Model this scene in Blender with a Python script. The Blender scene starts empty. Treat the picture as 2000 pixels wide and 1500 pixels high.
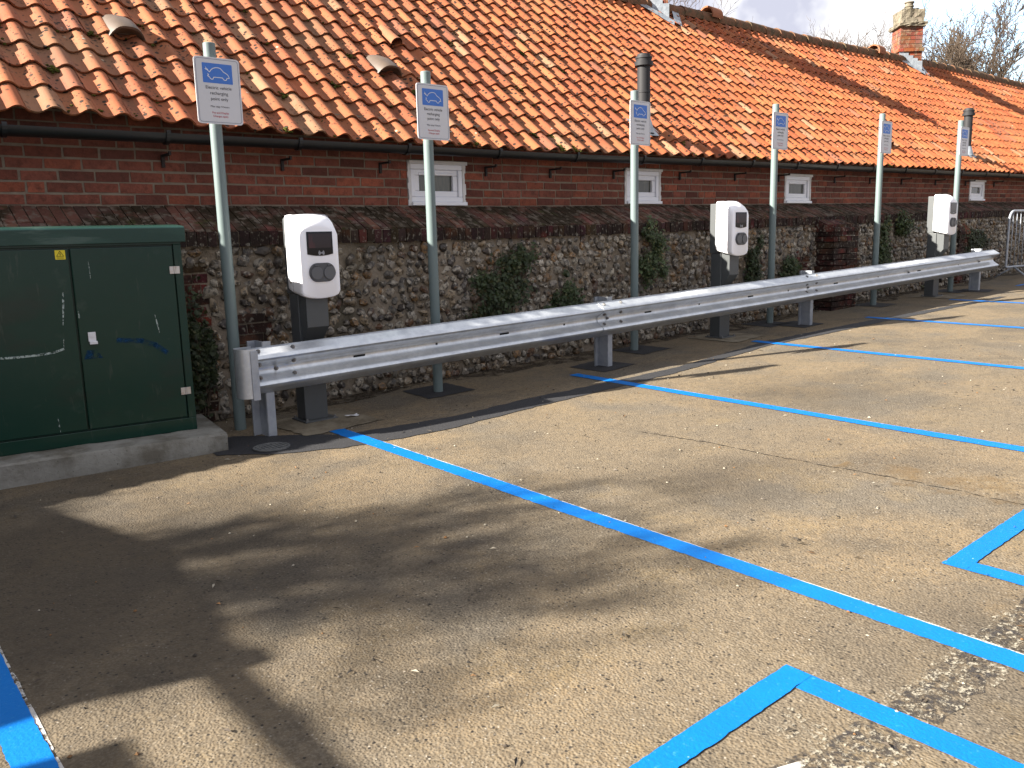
import bpy, math, random
import numpy as np
from mathutils import Vector, Matrix
random.seed(7); rng = np.random.default_rng(7)
R = math.radians
S = bpy.context.scene
COL = S.collection
# ---------------------------------------------------------------- camera
YAW, PITCH, ROLL, FPX = 0.69826, 0.17513, -0.02499, 1647.3
fw = Vector((math.sin(YAW)*math.cos(PITCH), math.cos(YAW)*math.cos(PITCH), -math.sin(PITCH)))
rt = Vector((math.cos(YAW), -math.sin(YAW), 0)); up = rt.cross(fw)
r_ = rt*math.cos(ROLL)+up*math.sin(ROLL); u_ = -rt*math.sin(ROLL)+up*math.cos(ROLL)
cd = bpy.data.cameras.new('camera'); cam = bpy.data.objects.new('camera', cd); COL.objects.link(cam)
cam.matrix_world = Matrix(((r_.x, u_.x, -fw.x, 0), (r_.y, u_.y, -fw.y, 0), (r_.z, u_.z, -fw.z, 0), (0, 0, 0, 1)))
cd.sensor_width = 36; cd.lens = FPX/2000*36; cd.clip_start = .05; cd.clip_end = 2000
S.camera = cam
# ---------------------------------------------------------------- light
SUNV = Vector((-2.9, 1.0, 1.66)).normalized()
SUN_EL = math.asin(SUNV.z); SUN_AZ = math.atan2(SUNV.x, SUNV.y)
sd = bpy.data.lights.new('sun', 'SUN'); sd.energy = 5.0; sd.angle = R(.55); sd.color = (1, .93, .82)
so = bpy.data.objects.new('sun', sd); COL.objects.link(so)
so.rotation_euler = SUNV.to_track_quat('Z', 'Y').to_euler()
S.view_settings.view_transform = 'Standard'; S.view_settings.look = 'None'
S.view_settings.exposure = 2.25; S.view_settings.gamma = 1
W = bpy.data.worlds.new('World'); S.world = W; W.use_nodes = True
nt = W.node_tree; N = nt.nodes; N.clear()
def nn(t, **k):
    n = N.new(t)
    for a, b in k.items():
        if hasattr(n, a): setattr(n, a, b)
        else: n.inputs[a].default_value = b
    return n
Lk = nt.links.new
out = nn('ShaderNodeOutputWorld'); bg = nn('ShaderNodeBackground')
sky = nn('ShaderNodeTexSky', sky_type='NISHITA', sun_disc=False, sun_elevation=SUN_EL, sun_rotation=SUN_AZ % (2*math.pi), air_density=1.0, dust_density=.6)
skm = nn('ShaderNodeVectorMath', operation='SCALE'); skm.inputs['Scale'].default_value = .10
Lk(sky.outputs[0], skm.inputs[0])
tc = nn('ShaderNodeTexCoord')
n1 = nn('ShaderNodeTexNoise', noise_dimensions='3D'); n1.inputs['Scale'].default_value = 5.5; n1.inputs['Detail'].default_value = 7; n1.inputs['Roughness'].default_value = .5
Lk(tc.outputs['Generated'], n1.inputs['Vector'])
# blue gap in the cloud, seen to the right above the far trees
def cdir(px, py):
    return ((px-1000)/FPX*r_-(py-750)/FPX*u_+fw).normalized()
def blob(p, r0, r1):
    d = nn('ShaderNodeVectorMath', operation='DISTANCE'); Lk(tc.outputs['Generated'], d.inputs[0]); d.inputs[1].default_value = cdir(*p)
    m = nn('ShaderNodeMapRange'); Lk(d.outputs['Value'], m.inputs['Value']); m.inputs['From Min'].default_value = r0; m.inputs['From Max'].default_value = r1
    m.inputs['To Min'].default_value = 1; m.inputs['To Max'].default_value = 0; return m.outputs[0]
def mth(op, a, b, clamp=False):
    m = nn('ShaderNodeMath', operation=op); m.use_clamp = clamp
    for i, x in enumerate((a, b)):
        if isinstance(x, (int, float)): m.inputs[i].default_value = x
        else: Lk(x, m.inputs[i])
    return m.outputs[0]
gap = mth('MAXIMUM', blob((1960, 0), .01, .11), mth('MAXIMUM', blob((1935, 62), .0, .05), blob((1870, -20), .0, .075)))
cl = mth('SUBTRACT', mth('MULTIPLY', n1.outputs[0], 1.5), .38)
cl = mth('SUBTRACT', cl, mth('MULTIPLY', gap, .95))
ms = nn('ShaderNodeMapRange', interpolation_type='SMOOTHSTEP'); Lk(cl, ms.inputs['Value']); ms.inputs['From Min'].default_value = -.06; ms.inputs['From Max'].default_value = .12
n2 = nn('ShaderNodeTexNoise'); n2.inputs['Scale'].default_value = 7; n2.inputs['Detail'].default_value = 5
mp = nn('ShaderNodeMapping'); mp.inputs['Location'].default_value = (3.1, 1.2, .4); Lk(tc.outputs['Generated'], mp.inputs[0]); Lk(mp.outputs[0], n2.inputs['Vector'])
cr = nn('ShaderNodeValToRGB'); Lk(n2.outputs[0], cr.inputs[0])
cr.color_ramp.elements[0].position = .47; cr.color_ramp.elements[0].color = (.148, .152, .182, 1)
cr.color_ramp.elements[1].position = .57; cr.color_ramp.elements[1].color = (.27, .27, .275, 1)
mx = nn('ShaderNodeMix', data_type='RGBA'); Lk(ms.outputs[0], mx.inputs[0]); Lk(skm.outputs[0], mx.inputs[6]); Lk(cr.outputs[0], mx.inputs[7])
Lk(mx.outputs[2], bg.inputs[0]); bg.inputs[1].default_value = 1.0; Lk(bg.outputs[0], out.inputs[0])

# ---------------------------------------------------------------- materials
def mat(name, col=(.5, .5, .5), rough=.6, metal=0, spec=.5, noise=None, bump=None, tint=0, build=None):
    """noise: list of (scale, detail, lo, hi, colour, strength[, stretch]) layers mixed over the base; bump: (scale, strength, dist)"""
    m = bpy.data.materials.new(name); m.use_nodes = True
    t = m.node_tree; b = t.nodes['Principled BSDF']
    b.inputs['Roughness'].default_value = rough; b.inputs['Metallic'].default_value = metal
    b.inputs['Specular IOR Level'].default_value = spec
    c = None
    tcn = t.nodes.new('ShaderNodeTexCoord')
    if tint:
        a = t.nodes.new('ShaderNodeAttribute'); a.attribute_name = 'tint'
        c = a.outputs['Color']
    for L in (noise or []):
        sc, det, lo, hi, colr, st = L[:6]
        mpn = t.nodes.new('ShaderNodeMapping'); t.links.new(tcn.outputs['Object'], mpn.inputs[0])
        if len(L) > 6: mpn.inputs['Scale'].default_value = L[6]
        mpn.inputs['Location'].default_value = (sc*.37, sc*.11, sc*.05)
        nz = t.nodes.new('ShaderNodeTexNoise'); nz.inputs['Scale'].default_value = sc; nz.inputs['Detail'].default_value = det; nz.inputs['Roughness'].default_value = .62
        t.links.new(mpn.outputs[0], nz.inputs['Vector'])
        mr = t.nodes.new('ShaderNodeMapRange'); t.links.new(nz.outputs[0], mr.inputs[0])
        mr.inputs[1].default_value = lo; mr.inputs[2].default_value = hi; mr.inputs[4].default_value = st
        mxn = t.nodes.new('ShaderNodeMix'); mxn.data_type = 'RGBA'
        t.links.new(mr.outputs[0], mxn.inputs[0])
        if c is None: mxn.inputs[6].default_value = (*col, 1)
        else: t.links.new(c, mxn.inputs[6])
        mxn.inputs[7].default_value = (*colr, 1); c = mxn.outputs[2]
    if c is None: b.inputs['Base Color'].default_value = (*col, 1)
    else: t.links.new(c, b.inputs['Base Color'])
    if bump:
        prev = None
        for (sc, st, di) in (bump if isinstance(bump, list) else [bump]):
            nz = t.nodes.new('ShaderNodeTexNoise'); nz.inputs['Scale'].default_value = sc; nz.inputs['Detail'].default_value = 4
            t.links.new(tcn.outputs['Object'], nz.inputs['Vector'])
            bn = t.nodes.new('ShaderNodeBump'); bn.inputs['Strength'].default_value = st; bn.inputs['Distance'].default_value = di
            t.links.new(nz.outputs[0], bn.inputs['Height'])
            if prev: t.links.new(prev, bn.inputs['Normal'])
            prev = bn.outputs[0]
        t.links.new(prev, b.inputs['Normal'])
    if build: build(m, t, b, c, tcn)
    return m

def voro_spots(m, t, b, c, tcn, scale, thr, colr, soft=.03, mod=None, chance=.5):
    """small round spots (lichen, stones) at random cells"""
    v = t.nodes.new('ShaderNodeTexVoronoi'); v.inputs['Scale'].default_value = scale
    t.links.new(tcn.outputs['Object'], v.inputs['Vector'])
    mr = t.nodes.new('ShaderNodeMapRange'); t.links.new(v.outputs['Distance'], mr.inputs[0])
    mr.inputs[1].default_value = thr; mr.inputs[2].default_value = thr+soft; mr.inputs[3].default_value = 1; mr.inputs[4].default_value = 0
    sp = t.nodes.new('ShaderNodeSeparateColor'); t.links.new(v.outputs['Color'], sp.inputs[0])
    gt = t.nodes.new('ShaderNodeMath'); gt.operation = 'LESS_THAN'; t.links.new(sp.outputs[0], gt.inputs[0]); gt.inputs[1].default_value = chance
    mu = t.nodes.new('ShaderNodeMath'); mu.operation = 'MULTIPLY'; t.links.new(mr.outputs[0], mu.inputs[0]); t.links.new(gt.outputs[0], mu.inputs[1])
    f = mu.outputs[0]
    if mod:
        nz = t.nodes.new('ShaderNodeTexNoise'); nz.inputs['Scale'].default_value = mod[0]; t.links.new(tcn.outputs['Object'], nz.inputs['Vector'])
        m2 = t.nodes.new('ShaderNodeMapRange'); t.links.new(nz.outputs[0], m2.inputs[0]); m2.inputs[1].default_value = mod[1]; m2.inputs[2].default_value = mod[2]
        mu2 = t.nodes.new('ShaderNodeMath'); mu2.operation = 'MULTIPLY'; t.links.new(f, mu2.inputs[0]); t.links.new(m2.outputs[0], mu2.inputs[1]); f = mu2.outputs[0]
    mx = t.nodes.new('ShaderNodeMix'); mx.data_type = 'RGBA'; t.links.new(f, mx.inputs[0]); t.links.new(c, mx.inputs[6]); mx.inputs[7].default_value = (*colr, 1)
    t.links.new(mx.outputs[2], b.inputs['Base Color']); return mx.outputs[2]

def gzz(x, y): return .02443*x+.00796*y-1.34566
def asphalt_extra(m, t, b, c, tcn):
    c = voro_spots(m, t, b, c, tcn, 70, .18, (.22, .195, .16), .1, None, .09)
    c = voro_spots(m, t, b, c, tcn, 55, .2, (.028, .024, .02), .12, None, .22)
    c = voro_spots(m, t, b, c, tcn, 9, .045, (.34, .31, .25), .03, None, .05)
    # tarmac darkened in soft-edged blotches, the widest near the cabinet
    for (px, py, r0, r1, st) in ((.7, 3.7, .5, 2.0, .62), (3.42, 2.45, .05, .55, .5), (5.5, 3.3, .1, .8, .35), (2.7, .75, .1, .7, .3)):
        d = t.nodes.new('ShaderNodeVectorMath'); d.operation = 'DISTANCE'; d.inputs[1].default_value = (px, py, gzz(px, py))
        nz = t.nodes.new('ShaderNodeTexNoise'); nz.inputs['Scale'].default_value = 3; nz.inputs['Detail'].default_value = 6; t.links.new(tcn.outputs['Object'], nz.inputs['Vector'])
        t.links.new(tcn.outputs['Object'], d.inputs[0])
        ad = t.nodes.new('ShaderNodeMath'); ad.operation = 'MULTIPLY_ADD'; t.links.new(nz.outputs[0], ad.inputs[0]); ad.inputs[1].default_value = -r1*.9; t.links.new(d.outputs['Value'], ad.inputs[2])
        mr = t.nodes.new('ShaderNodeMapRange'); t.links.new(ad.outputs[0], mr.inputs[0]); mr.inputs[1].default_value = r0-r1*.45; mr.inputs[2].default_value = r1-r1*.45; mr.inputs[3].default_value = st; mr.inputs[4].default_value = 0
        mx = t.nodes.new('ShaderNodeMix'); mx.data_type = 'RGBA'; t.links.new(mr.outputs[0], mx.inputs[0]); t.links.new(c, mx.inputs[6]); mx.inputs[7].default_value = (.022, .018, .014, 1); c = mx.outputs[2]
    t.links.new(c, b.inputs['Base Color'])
    # coarse aggregate relief
    v = t.nodes.new('ShaderNodeTexVoronoi'); v.inputs['Scale'].default_value = 125; v.feature = 'SMOOTH_F1'
    t.links.new(tcn.outputs['Object'], v.inputs['Vector'])
    bn = t.nodes.new('ShaderNodeBump'); bn.inputs['Strength'].default_value = .8; bn.inputs['Distance'].default_value = .005; bn.invert = True
    t.links.new(v.outputs['Distance'], bn.inputs['Height'])
    old = b.inputs['Normal'].links[0].from_socket; t.links.new(old, bn.inputs['Normal']); t.links.new(bn.outputs[0], b.inputs['Normal'])
M = {}
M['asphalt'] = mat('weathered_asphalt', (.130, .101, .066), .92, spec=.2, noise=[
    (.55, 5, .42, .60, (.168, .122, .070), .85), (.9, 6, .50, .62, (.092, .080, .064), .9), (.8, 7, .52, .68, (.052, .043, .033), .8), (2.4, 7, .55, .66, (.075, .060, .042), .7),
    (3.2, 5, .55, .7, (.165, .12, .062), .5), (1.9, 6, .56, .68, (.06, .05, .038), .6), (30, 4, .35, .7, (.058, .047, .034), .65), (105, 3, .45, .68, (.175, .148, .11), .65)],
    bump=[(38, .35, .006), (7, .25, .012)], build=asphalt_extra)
M['tarmac'] = mat('fresh_black_tarmac', (.016, .016, .018), .8, spec=.35, noise=[(110, 3, .5, .75, (.045, .045, .048), .8)], bump=[(120, .6, .004)])
M['pad'] = mat('pale_concrete_pad', (.17, .145, .105), .9, spec=.2, noise=[(6, 5, .42, .62, (.085, .066, .042), .8), (40, 3, .5, .7, (.22, .19, .145), .5)], bump=(60, .3, .003))
def blue_b(m, t, b, c, tcn):
    voro_spots(m, t, b, c, tcn, 26, .06, (.25, .36, .5), .03, (2, .45, .6), .25)
M['blue'] = mat('blue_line_paint', (0, .112, .39), .6, spec=.18, noise=[(5, 4, .45, .7, (.0, .13, .43), .7), (60, 3, .62, .74, (.03, .18, .4), .8)], bump=[(95, .5, .004)], build=blue_b)
def worn(name, col, lo, hi, sc):
    def bd(m, t, b, c, tcn):
        nz = t.nodes.new('ShaderNodeTexNoise'); nz.inputs['Scale'].default_value = sc; nz.inputs['Detail'].default_value = 6; nz.inputs['Roughness'].default_value = .7
        t.links.new(tcn.outputs['Object'], nz.inputs['Vector'])
        mr = t.nodes.new('ShaderNodeMapRange'); t.links.new(nz.outputs[0], mr.inputs[0]); mr.inputs[1].default_value = lo; mr.inputs[2].default_value = hi
        t.links.new(mr.outputs[0], b.inputs['Alpha'])
    return mat(name, col, .8, spec=.2, bump=(80, .4, .004), build=bd)
M['white_old'] = worn('worn_white_paint', (.26, .235, .185), .53, .62, 52)
M['black_old'] = worn('blacked_out_marking', (.035, .032, .032), .44, .66, 34)
M['white_edge'] = worn('white_paint_edge', (.38, .37, .35), .42, .5, 14)
M['brick'] = mat('red_brick', rough=.9, spec=.15, tint=1, noise=[(5, 4, .42, .65, (.10, .04, .03), .55), (26, 5, .45, .7, (.05, .022, .016), .6), (150, 3, .55, .8, (.2, .1, .07), .35)], bump=[(55, .8, .005), (260, .35, .0015)])
M['mortar'] = mat('lime_mortar', (.21, .175, .135), .95, spec=.1, noise=[(9, 5, .4, .7, (.13, .10, .075), .7)], bump=[(120, .5, .003)])
M['mortar_flint'] = mat('flint_bedding_mortar', (.20, .165, .125), .95, spec=.1, noise=[(2.2, 6, .45, .65, (.09, .07, .048), .8), (30, 4, .5, .75, (.29, .25, .20), .5), (1.1, 5, .58, .72, (.035, .033, .02), .8)], bump=[(45, .8, .012), (160, .5, .004)])
M['flint'] = mat('flint_stone', rough=.5, spec=.4, tint=1, noise=[(24, 6, .52, .60, (.33, .29, .23), .8), (40, 6, .49, .58, (.024, .02, .017), .85), (18, 4, .6, .7, (.17, .085, .03), .6), (1.3, 5, .57, .7, (.055, .045, .028), .7)], bump=[(60, .5, .006)])
M['coping'] = mat('mossy_coping_brick', rough=.92, spec=.15, tint=1, noise=[(3.2, 7, .42, .53, (.024, .018, .010), .95), (15, 6, .52, .62, (.15, .125, .10), .7), (60, 4, .58, .7, (.10, .075, .055), .5), (7, 5, .6, .68, (.045, .045, .016), .8)], bump=[(50, .7, .008)])
M['lip'] = mat('lichened_brick_edge', rough=.92, spec=.15, tint=1, noise=[(6, 7, .36, .56, (.018, .012, .01), .93), (34, 5, .57, .64, (.17, .155, .125), .8, (1, 1, .7))], bump=[(50, .7, .008)])
def tile_b(m, t, b, c, tcn):
    c = voro_spots(m, t, b, c, tcn, 19, .26, (.022, .014, .009), .04, (1.4, .36, .50), .72)
    c = voro_spots(m, t, b, c, tcn, 44, .27, (.028, .016, .010), .05, (2.1, .42, .56), .45)
    c = voro_spots(m, t, b, c, tcn, 12, .12, (.33, .29, .22), .04, (1.7, .5, .62), .18)
M['tile'] = mat('clay_pantile', rough=.82, spec=.25, tint=1, noise=[(3.5, 5, .5, .75, (.13, .062, .03), .45), (24, 5, .5, .75, (.24, .095, .033), .45), (.8, 5, .55, .7, (.15, .105, .06), .45)], bump=[(45, .25, .004), (240, .3, .0012)], build=tile_b)
M['ridge'] = mat('mossy_ridge_tile', (.145, .07, .04), .92, spec=.15, noise=[(8, 6, .42, .6, (.06, .048, .028), .9), (30, 4, .5, .7, (.19, .13, .075), .5)], bump=[(40, .7, .008)])
M['moss'] = mat('green_moss', (.045, .05, .012), .98, spec=.05, noise=[(30, 4, .45, .65, (.12, .11, .022), .9), (14, 3, .55, .7, (.018, .014, .007), .8)], bump=(90, 1, .01))
M['gutter'] = mat('black_gutter_plastic', (.009, .010, .011), .4, spec=.4, noise=[(4, 4, .45, .7, (.018, .017, .016), .6)])
M['iron'] = mat('rusty_black_iron', (.014, .012, .012), .8, noise=[(40, 4, .5, .7, (.05, .024, .014), .7)])
M['upvc'] = mat('white_window_frame', (.68, .69, .73), .35, spec=.5)
M['render'] = mat('rough_white_reveal', (.56, .55, .54), .9, noise=[(18, 4, .5, .7, (.42, .40, .37), .5)], bump=(50, .6, .004))
M['pane'] = mat('frosted_glass', (.06, .062, .05), .18, spec=.6, noise=[(60, 2, .45, .6, (.095, .092, .07), .6, (1, 1, .15))])
M['galv'] = mat('galvanised_steel', (.56, .59, .62), .33, metal=.68, spec=.5, noise=[(11, 5, .42, .66, (.42, .45, .49), .75), (3, 4, .5, .66, (.68, .71, .74), .7), (40, 3, .48, .62, (.46, .49, .53), .5), (2, 5, .58, .66, (.36, .38, .42), .6, (1, 1, 4))], bump=[(6, .08, .01), (160, .06, .001)])
M['galv_dull'] = mat('dull_galvanised_steel', (.33, .35, .38), .5, metal=.45, noise=[(9, 5, .42, .66, (.22, .245, .285), .8)], bump=[(160, .1, .001)])
M['bolt'] = mat('zinc_bolt', (.2, .2, .2), .5, metal=.8, noise=[(30, 3, .5, .7, (.12, .085, .06), .7)])
M['dark'] = mat('dark_slot', (.004, .004, .004), .9)
M['post_paint'] = mat('grey_green_post_paint', (.125, .163, .163), .5, spec=.35, noise=[(3, 4, .45, .7, (.115, .15, .15), .6)])
M['plate'] = mat('sign_face', (.5, .5, .52), .35, spec=.4)
M['plate_rim'] = mat('sign_edge', (.45, .45, .45), .4)
M['sign_blue'] = mat('sign_blue', (.028, .13, .46), .4)
M['sign_line'] = mat('sign_border_line', (.05, .07, .13), .5)
M['ink'] = mat('black_lettering', (.008, .008, .01), .6, spec=.2)
M['ink_red'] = mat('red_lettering', (.40, .012, .025), .6, spec=.2)
M['sign_white'] = mat('white_symbol', (.55, .56, .6), .4)
M['white_plastic'] = mat('white_plastic', (.80, .80, .83), .28, spec=.5)
M['grey_plastic'] = mat('pale_grey_metal', (.36, .38, .375), .45)
M['dark_grey'] = mat('anthracite_metal', (.052, .057, .060), .45, noise=[(20, 4, .4, .7, (.060, .066, .070), .5)])
M['socket'] = mat('grey_socket_plastic', (.06, .062, .068), .5)
M['socket_lid'] = mat('grey_socket_lid', (.085, .088, .095), .45)
M['screen'] = mat('black_glass_screen', (.004, .004, .006), .08, spec=.35)
M['display_reflection'] = mat('display_with_red_reflection', (.014, .007, .009), .12, spec=.5, noise=[(14, 2, .5, .56, (.05, .012, .016), .7, (1, 1, .25))])  # reddish noise paints the reflection on the screen into the colour
M['seam'] = mat('dark_seam', (.25, .25, .26), .7)
M['green'] = mat('dark_green_gloss_paint', (.004, .027, .018), .24, spec=.32, noise=[(1.6, 5, .5, .68, (.012, .034, .022), .7), (6, 6, .60, .72, (.03, .05, .04), .5), (1.1, 4, .5, .62, (.013, .022, .016), .7, (1, 1, 2.4)), (14, 6, .62, .7, (.05, .06, .05), .35, (2, 2, .35))], bump=[(3, .12, .02), (300, .05, .0006)])  # paler noise stands in for reflections, painted into the green
M['green_lid'] = mat('green_paint_with_glare', (.005, .034, .026), .3, spec=.4, noise=[(2.5, 5, .5, .68, (.018, .06, .048), .6, (1, 1, 5)), (4, 5, .56, .64, (.07, .11, .095), .5, (.5, 1, 3))], bump=[(3, .12, .02)])  # pale noise paints patches of glare into the lid colour
M['scratch'] = worn('pale_scratch', (.3, .36, .34), .42, .52, 60)
M['bluepaint_smear'] = worn('blue_smear', (.004, .035, .085), .40, .62, 12)
M['steel'] = mat('bare_steel', (.5, .48, .46), .35, metal=.9, noise=[(60, 3, .5, .7, (.35, .22, .15), .5)])
M['yellow'] = mat('yellow_label', (.62, .5, .01), .5)
M['concrete'] = mat('cast_concrete', (.19, .185, .165), .92, spec=.2, noise=[(5, 6, .42, .62, (.09, .08, .062), .85), (2, 6, .52, .66, (.26, .255, .235), .6), (70, 4, .62, .72, (.05, .045, .035), .9)], bump=[(28, .6, .012), (140, .4, .003)])
M['lead'] = mat('lead_flashing', (.24, .27, .30), .5, metal=.35, noise=[(12, 4, .45, .65, (.36, .39, .42), .7)], bump=(14, .4, .02))
M['flue'] = mat('grey_flue_pipe', (.022, .022, .024), .62, spec=.25)
M['vent'] = mat('brown_vent_tile', (.085, .06, .043), .5, noise=[(9, 3, .45, .7, (.06, .042, .03), .6)])
M['clay'] = mat('orange_clay', (.24, .085, .035), .85, noise=[(20, 4, .5, .7, (.1, .045, .025), .7)], bump=(60, .4, .004))
M['chim_cap'] = mat('weathered_chimney_cap', (.14, .12, .088), .95, noise=[(9, 6, .45, .6, (.07, .058, .036), .85, (1, 1, .5)), (22, 5, .55, .66, (.30, .27, .20), .7)], bump=[(14, .9, .03)])
M['chim_brick'] = mat('chimney_brick', rough=.9, spec=.15, tint=1, noise=[(12, 6, .5, .62, (.20, .15, .10), .7)], bump=[(40, .6, .008)])
M['leaf'] = mat('ivy_leaf', (.03, .05, .014), .55, spec=.3, tint=1, noise=[(9, 3, .5, .7, (.06, .08, .022), .4)])
M['stem'] = mat('woody_stem', (.07, .05, .032), .9, noise=[(30, 4, .4, .7, (.04, .03, .02), .6)])
M['bark'] = mat('pale_winter_bark', (.11, .085, .065), .95, noise=[(9, 5, .4, .7, (.06, .05, .04), .7)], bump=(20, .6, .02))
M['twig'] = mat('brown_winter_twig', (.085, .064, .048), .95, spec=.1)
M['plank'] = mat('dark_stained_board', (.06, .045, .03), .85, noise=[(12, 4, .4, .7, (.035, .025, .018), .7, (6, 6, .6))], bump=(30, .4, .004))
M['debris'] = mat('loose_grit', rough=.9, tint=1)
M['litter'] = mat('white_litter', (.6, .6, .62), .6)
M['cover'] = mat('worn_iron_cover', (.075, .078, .078), .75, noise=[(18, 5, .45, .65, (.13, .13, .125), .7)], bump=(60, .7, .008))

# ---------------------------------------------------------------- mesh helpers
class MB:
    def __init__(s): s.v = []; s.f = []; s.c = []; s.col = None
    def add(s, vs, fs):
        o = len(s.v); s.v += [tuple(p) for p in vs]; s.f += [tuple(i+o for i in f) for f in fs]
        if s.col is not None: s.c += [s.col]*len(fs)
        return s
    def box(s, x0, x1, y0, y1, z0, z1, rz=0, piv=None, j=0):
        P = [(x, y, z) for z in (z0, z1) for x, y in ((x0, y0), (x1, y0), (x1, y1), (x0, y1))]
        if j: P = [tuple(a+random.uniform(-j, j) for a in p) for p in P]
        if rz:
            cx, cy = piv or ((x0+x1)/2, (y0+y1)/2); c_, s_ = math.cos(rz), math.sin(rz)
            P = [(cx+(x-cx)*c_-(y-cy)*s_, cy+(x-cx)*s_+(y-cy)*c_, z) for x, y, z in P]
        return s.add(P, [(3, 2, 1, 0), (4, 5, 6, 7), (0, 1, 5, 4), (1, 2, 6, 5), (2, 3, 7, 6), (3, 0, 4, 7)])
    def tube(s, pts, rad, n=10, cap=True):
        pts = [Vector(p) for p in pts]; rads = rad if isinstance(rad, (list, tuple)) else [rad]*len(pts)
        vs = []; ref = None
        for i, p in enumerate(pts):
            d = (pts[min(i+1, len(pts)-1)]-pts[max(i-1, 0)]).normalized()
            if ref is None: ref = Vector((0, 0, 1)) if abs(d.z) < .9 else Vector((1, 0, 0))
            a = d.cross(ref).normalized(); b = a.cross(d).normalized(); ref = b
            for k in range(n):
                t = 2*math.pi*k/n; vs.append(p+(a*math.cos(t)+b*math.sin(t))*rads[i])
        fs = [(i*n+k, i*n+(k+1) % n, (i+1)*n+(k+1) % n, (i+1)*n+k) for i in range(len(pts)-1) for k in range(n)]
        if cap: fs += [tuple(range(n))[::-1], tuple((len(pts)-1)*n+k for k in range(n))]
        return s.add(vs, fs)
    def lathe(s, prof, cx, cy, n=20, caps=True):
        vs = [(cx+r*math.cos(2*math.pi*k/n), cy+r*math.sin(2*math.pi*k/n), z) for r, z in prof for k in range(n)]
        fs = [(i*n+k, i*n+(k+1) % n, (i+1)*n+(k+1) % n, (i+1)*n+k) for i in range(len(prof)-1) for k in range(n)]
        if caps: fs += [tuple(range(n))[::-1], tuple((len(prof)-1)*n+k for k in range(n))]
        return s.add(vs, fs)
    def prism(s, poly, a, b, axis='y'):
        """poly in the plane perpendicular to axis, extruded from a to b"""
        def P(p, h): return (p[0], h, p[1]) if axis == 'y' else (h, p[0], p[1]) if axis == 'x' else (p[0], p[1], h)
        n = len(poly)
        return s.add([P(p, a) for p in poly]+[P(p, b) for p in poly], [tuple(range(n))[::-1], tuple(range(n, 2*n))]+[(i, (i+1) % n, (i+1) % n+n, i+n) for i in range(n)])
    def loft(s, rings, closed=True, caps=True):
        n = len(rings[0]); vs = [p for r in rings for p in r]
        fs = [(i*n+k, i*n+(k+1) % n, (i+1)*n+(k+1) % n, (i+1)*n+k) for i in range(len(rings)-1) for k in range(n if closed else n-1)]
        if caps and closed: fs += [tuple(range(n))[::-1], tuple((len(rings)-1)*n+k for k in range(n))]
        return s.add(vs, fs)
    def ribbon(s, pts, w, y):
        """flat line in the xz plane at depth y"""
        for (x0, z0), (x1, z1) in zip(pts, pts[1:]):
            dx, dz = x1-x0, z1-z0; l = math.hypot(dx, dz) or 1; nx, nz = -dz/l*w/2, dx/l*w/2; ex, ez = dx/l*w*.3, dz/l*w*.3
            s.add([(x0-ex+nx, y, z0-ez+nz), (x0-ex-nx, y, z0-ez-nz), (x1+ex-nx, y, z1+ez-nz), (x1+ex+nx, y, z1+ez+nz)], [(0, 1, 2, 3)])
        return s
    def build(s, name, m, parent=None, smooth=False, label=None, bevel=0, kind=None, off=None, fixn=True):
        me = bpy.data.meshes.new(name); V = s.v
        if off is not None: V = [(a-off[0], b-off[1], c-off[2]) for a, b, c in V]
        me.from_pydata(V, [], s.f)
        if s.c:
            at = me.attributes.new('tint', 'FLOAT_COLOR', 'FACE')
            at.data.foreach_set('color', np.array([(*c, 1) for c in s.c], dtype=np.float32).ravel())
        me.materials.append(M[m])
        if fixn:
            import bmesh
            bm = bmesh.new(); bm.from_mesh(me); bmesh.ops.recalc_face_normals(bm, faces=bm.faces); bm.to_mesh(me); bm.free()
        if smooth: me.shade_smooth() if hasattr(me, 'shade_smooth') else None
        if smooth == 'auto':
            try: me.set_sharp_from_angle(angle=R(38))
            except Exception: pass
        o = bpy.data.objects.new(name, me); COL.objects.link(o)
        if parent: o.parent = parent
        if label: o['label'] = label
        if kind: o['kind'] = kind
        if bevel:
            bv = o.modifiers.new('bevel', 'BEVEL'); bv.width = bevel; bv.segments = 2; bv.limit_method = 'ANGLE'; bv.angle_limit = R(40)
        return o
def thing(name, label, cat, loc=(0, 0, 0), rz=0, group=None):
    o = bpy.data.objects.new(name, None); COL.objects.link(o); o.location = loc; o.rotation_euler = (0, 0, rz)
    o.empty_display_size = .1
    o['label'] = label; o['category'] = cat
    if group: o['group'] = group
    return o
def tag(o, label, cat, group=None):
    o['label'] = label; o['category'] = cat
    if group: o['group'] = group
    return o
def copy_tree(o, parent=None):
    c = o.copy(); COL.objects.link(c)
    if parent: c.parent = parent
    for ch in [x for x in bpy.data.objects if x.parent == o]: copy_tree(ch, c)
    return c
GA, GB, GC = .02443, .00796, 1.34566
def gz(x, y): return GA*x+GB*y-GC
def interp(tab):
    xs = [p[0] for p in tab]; ys = [p[1] for p in tab]
    return lambda x: float(np.interp(x, xs, ys))
wall_z = interp([(-4, .245), (1.05, .262), (2.34, .265), (5.13, .264), (7.5, .284), (10.44, .308), (16.78, .365), (34, .5)])
cop_z = interp([(-4, .05), (2.1, .082), (4.84, .08), (7.08, .1), (10.1, .14), (15.85, .21), (34, .36)])
gut_z = interp([(-4, .69), (1.05, .722), (3.85, .733), (5.67, .738), (8.83, .776), (13.05, .808), (17.08, .839), (34, .96)])
eave_z = interp([(-4, .80), (1.6, .80), (2.2, .785), (3.6, .752), (5.06, .742), (7.7, .785), (10.2, .80), (14.1, .828), (34, .96)])
ridge_z = interp([(-4, 3.44), (10.8, 3.45), (14.8, 3.465), (17.4, 3.51), (21, 3.58), (25.7, 3.59), (34, 3.65)])
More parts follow.
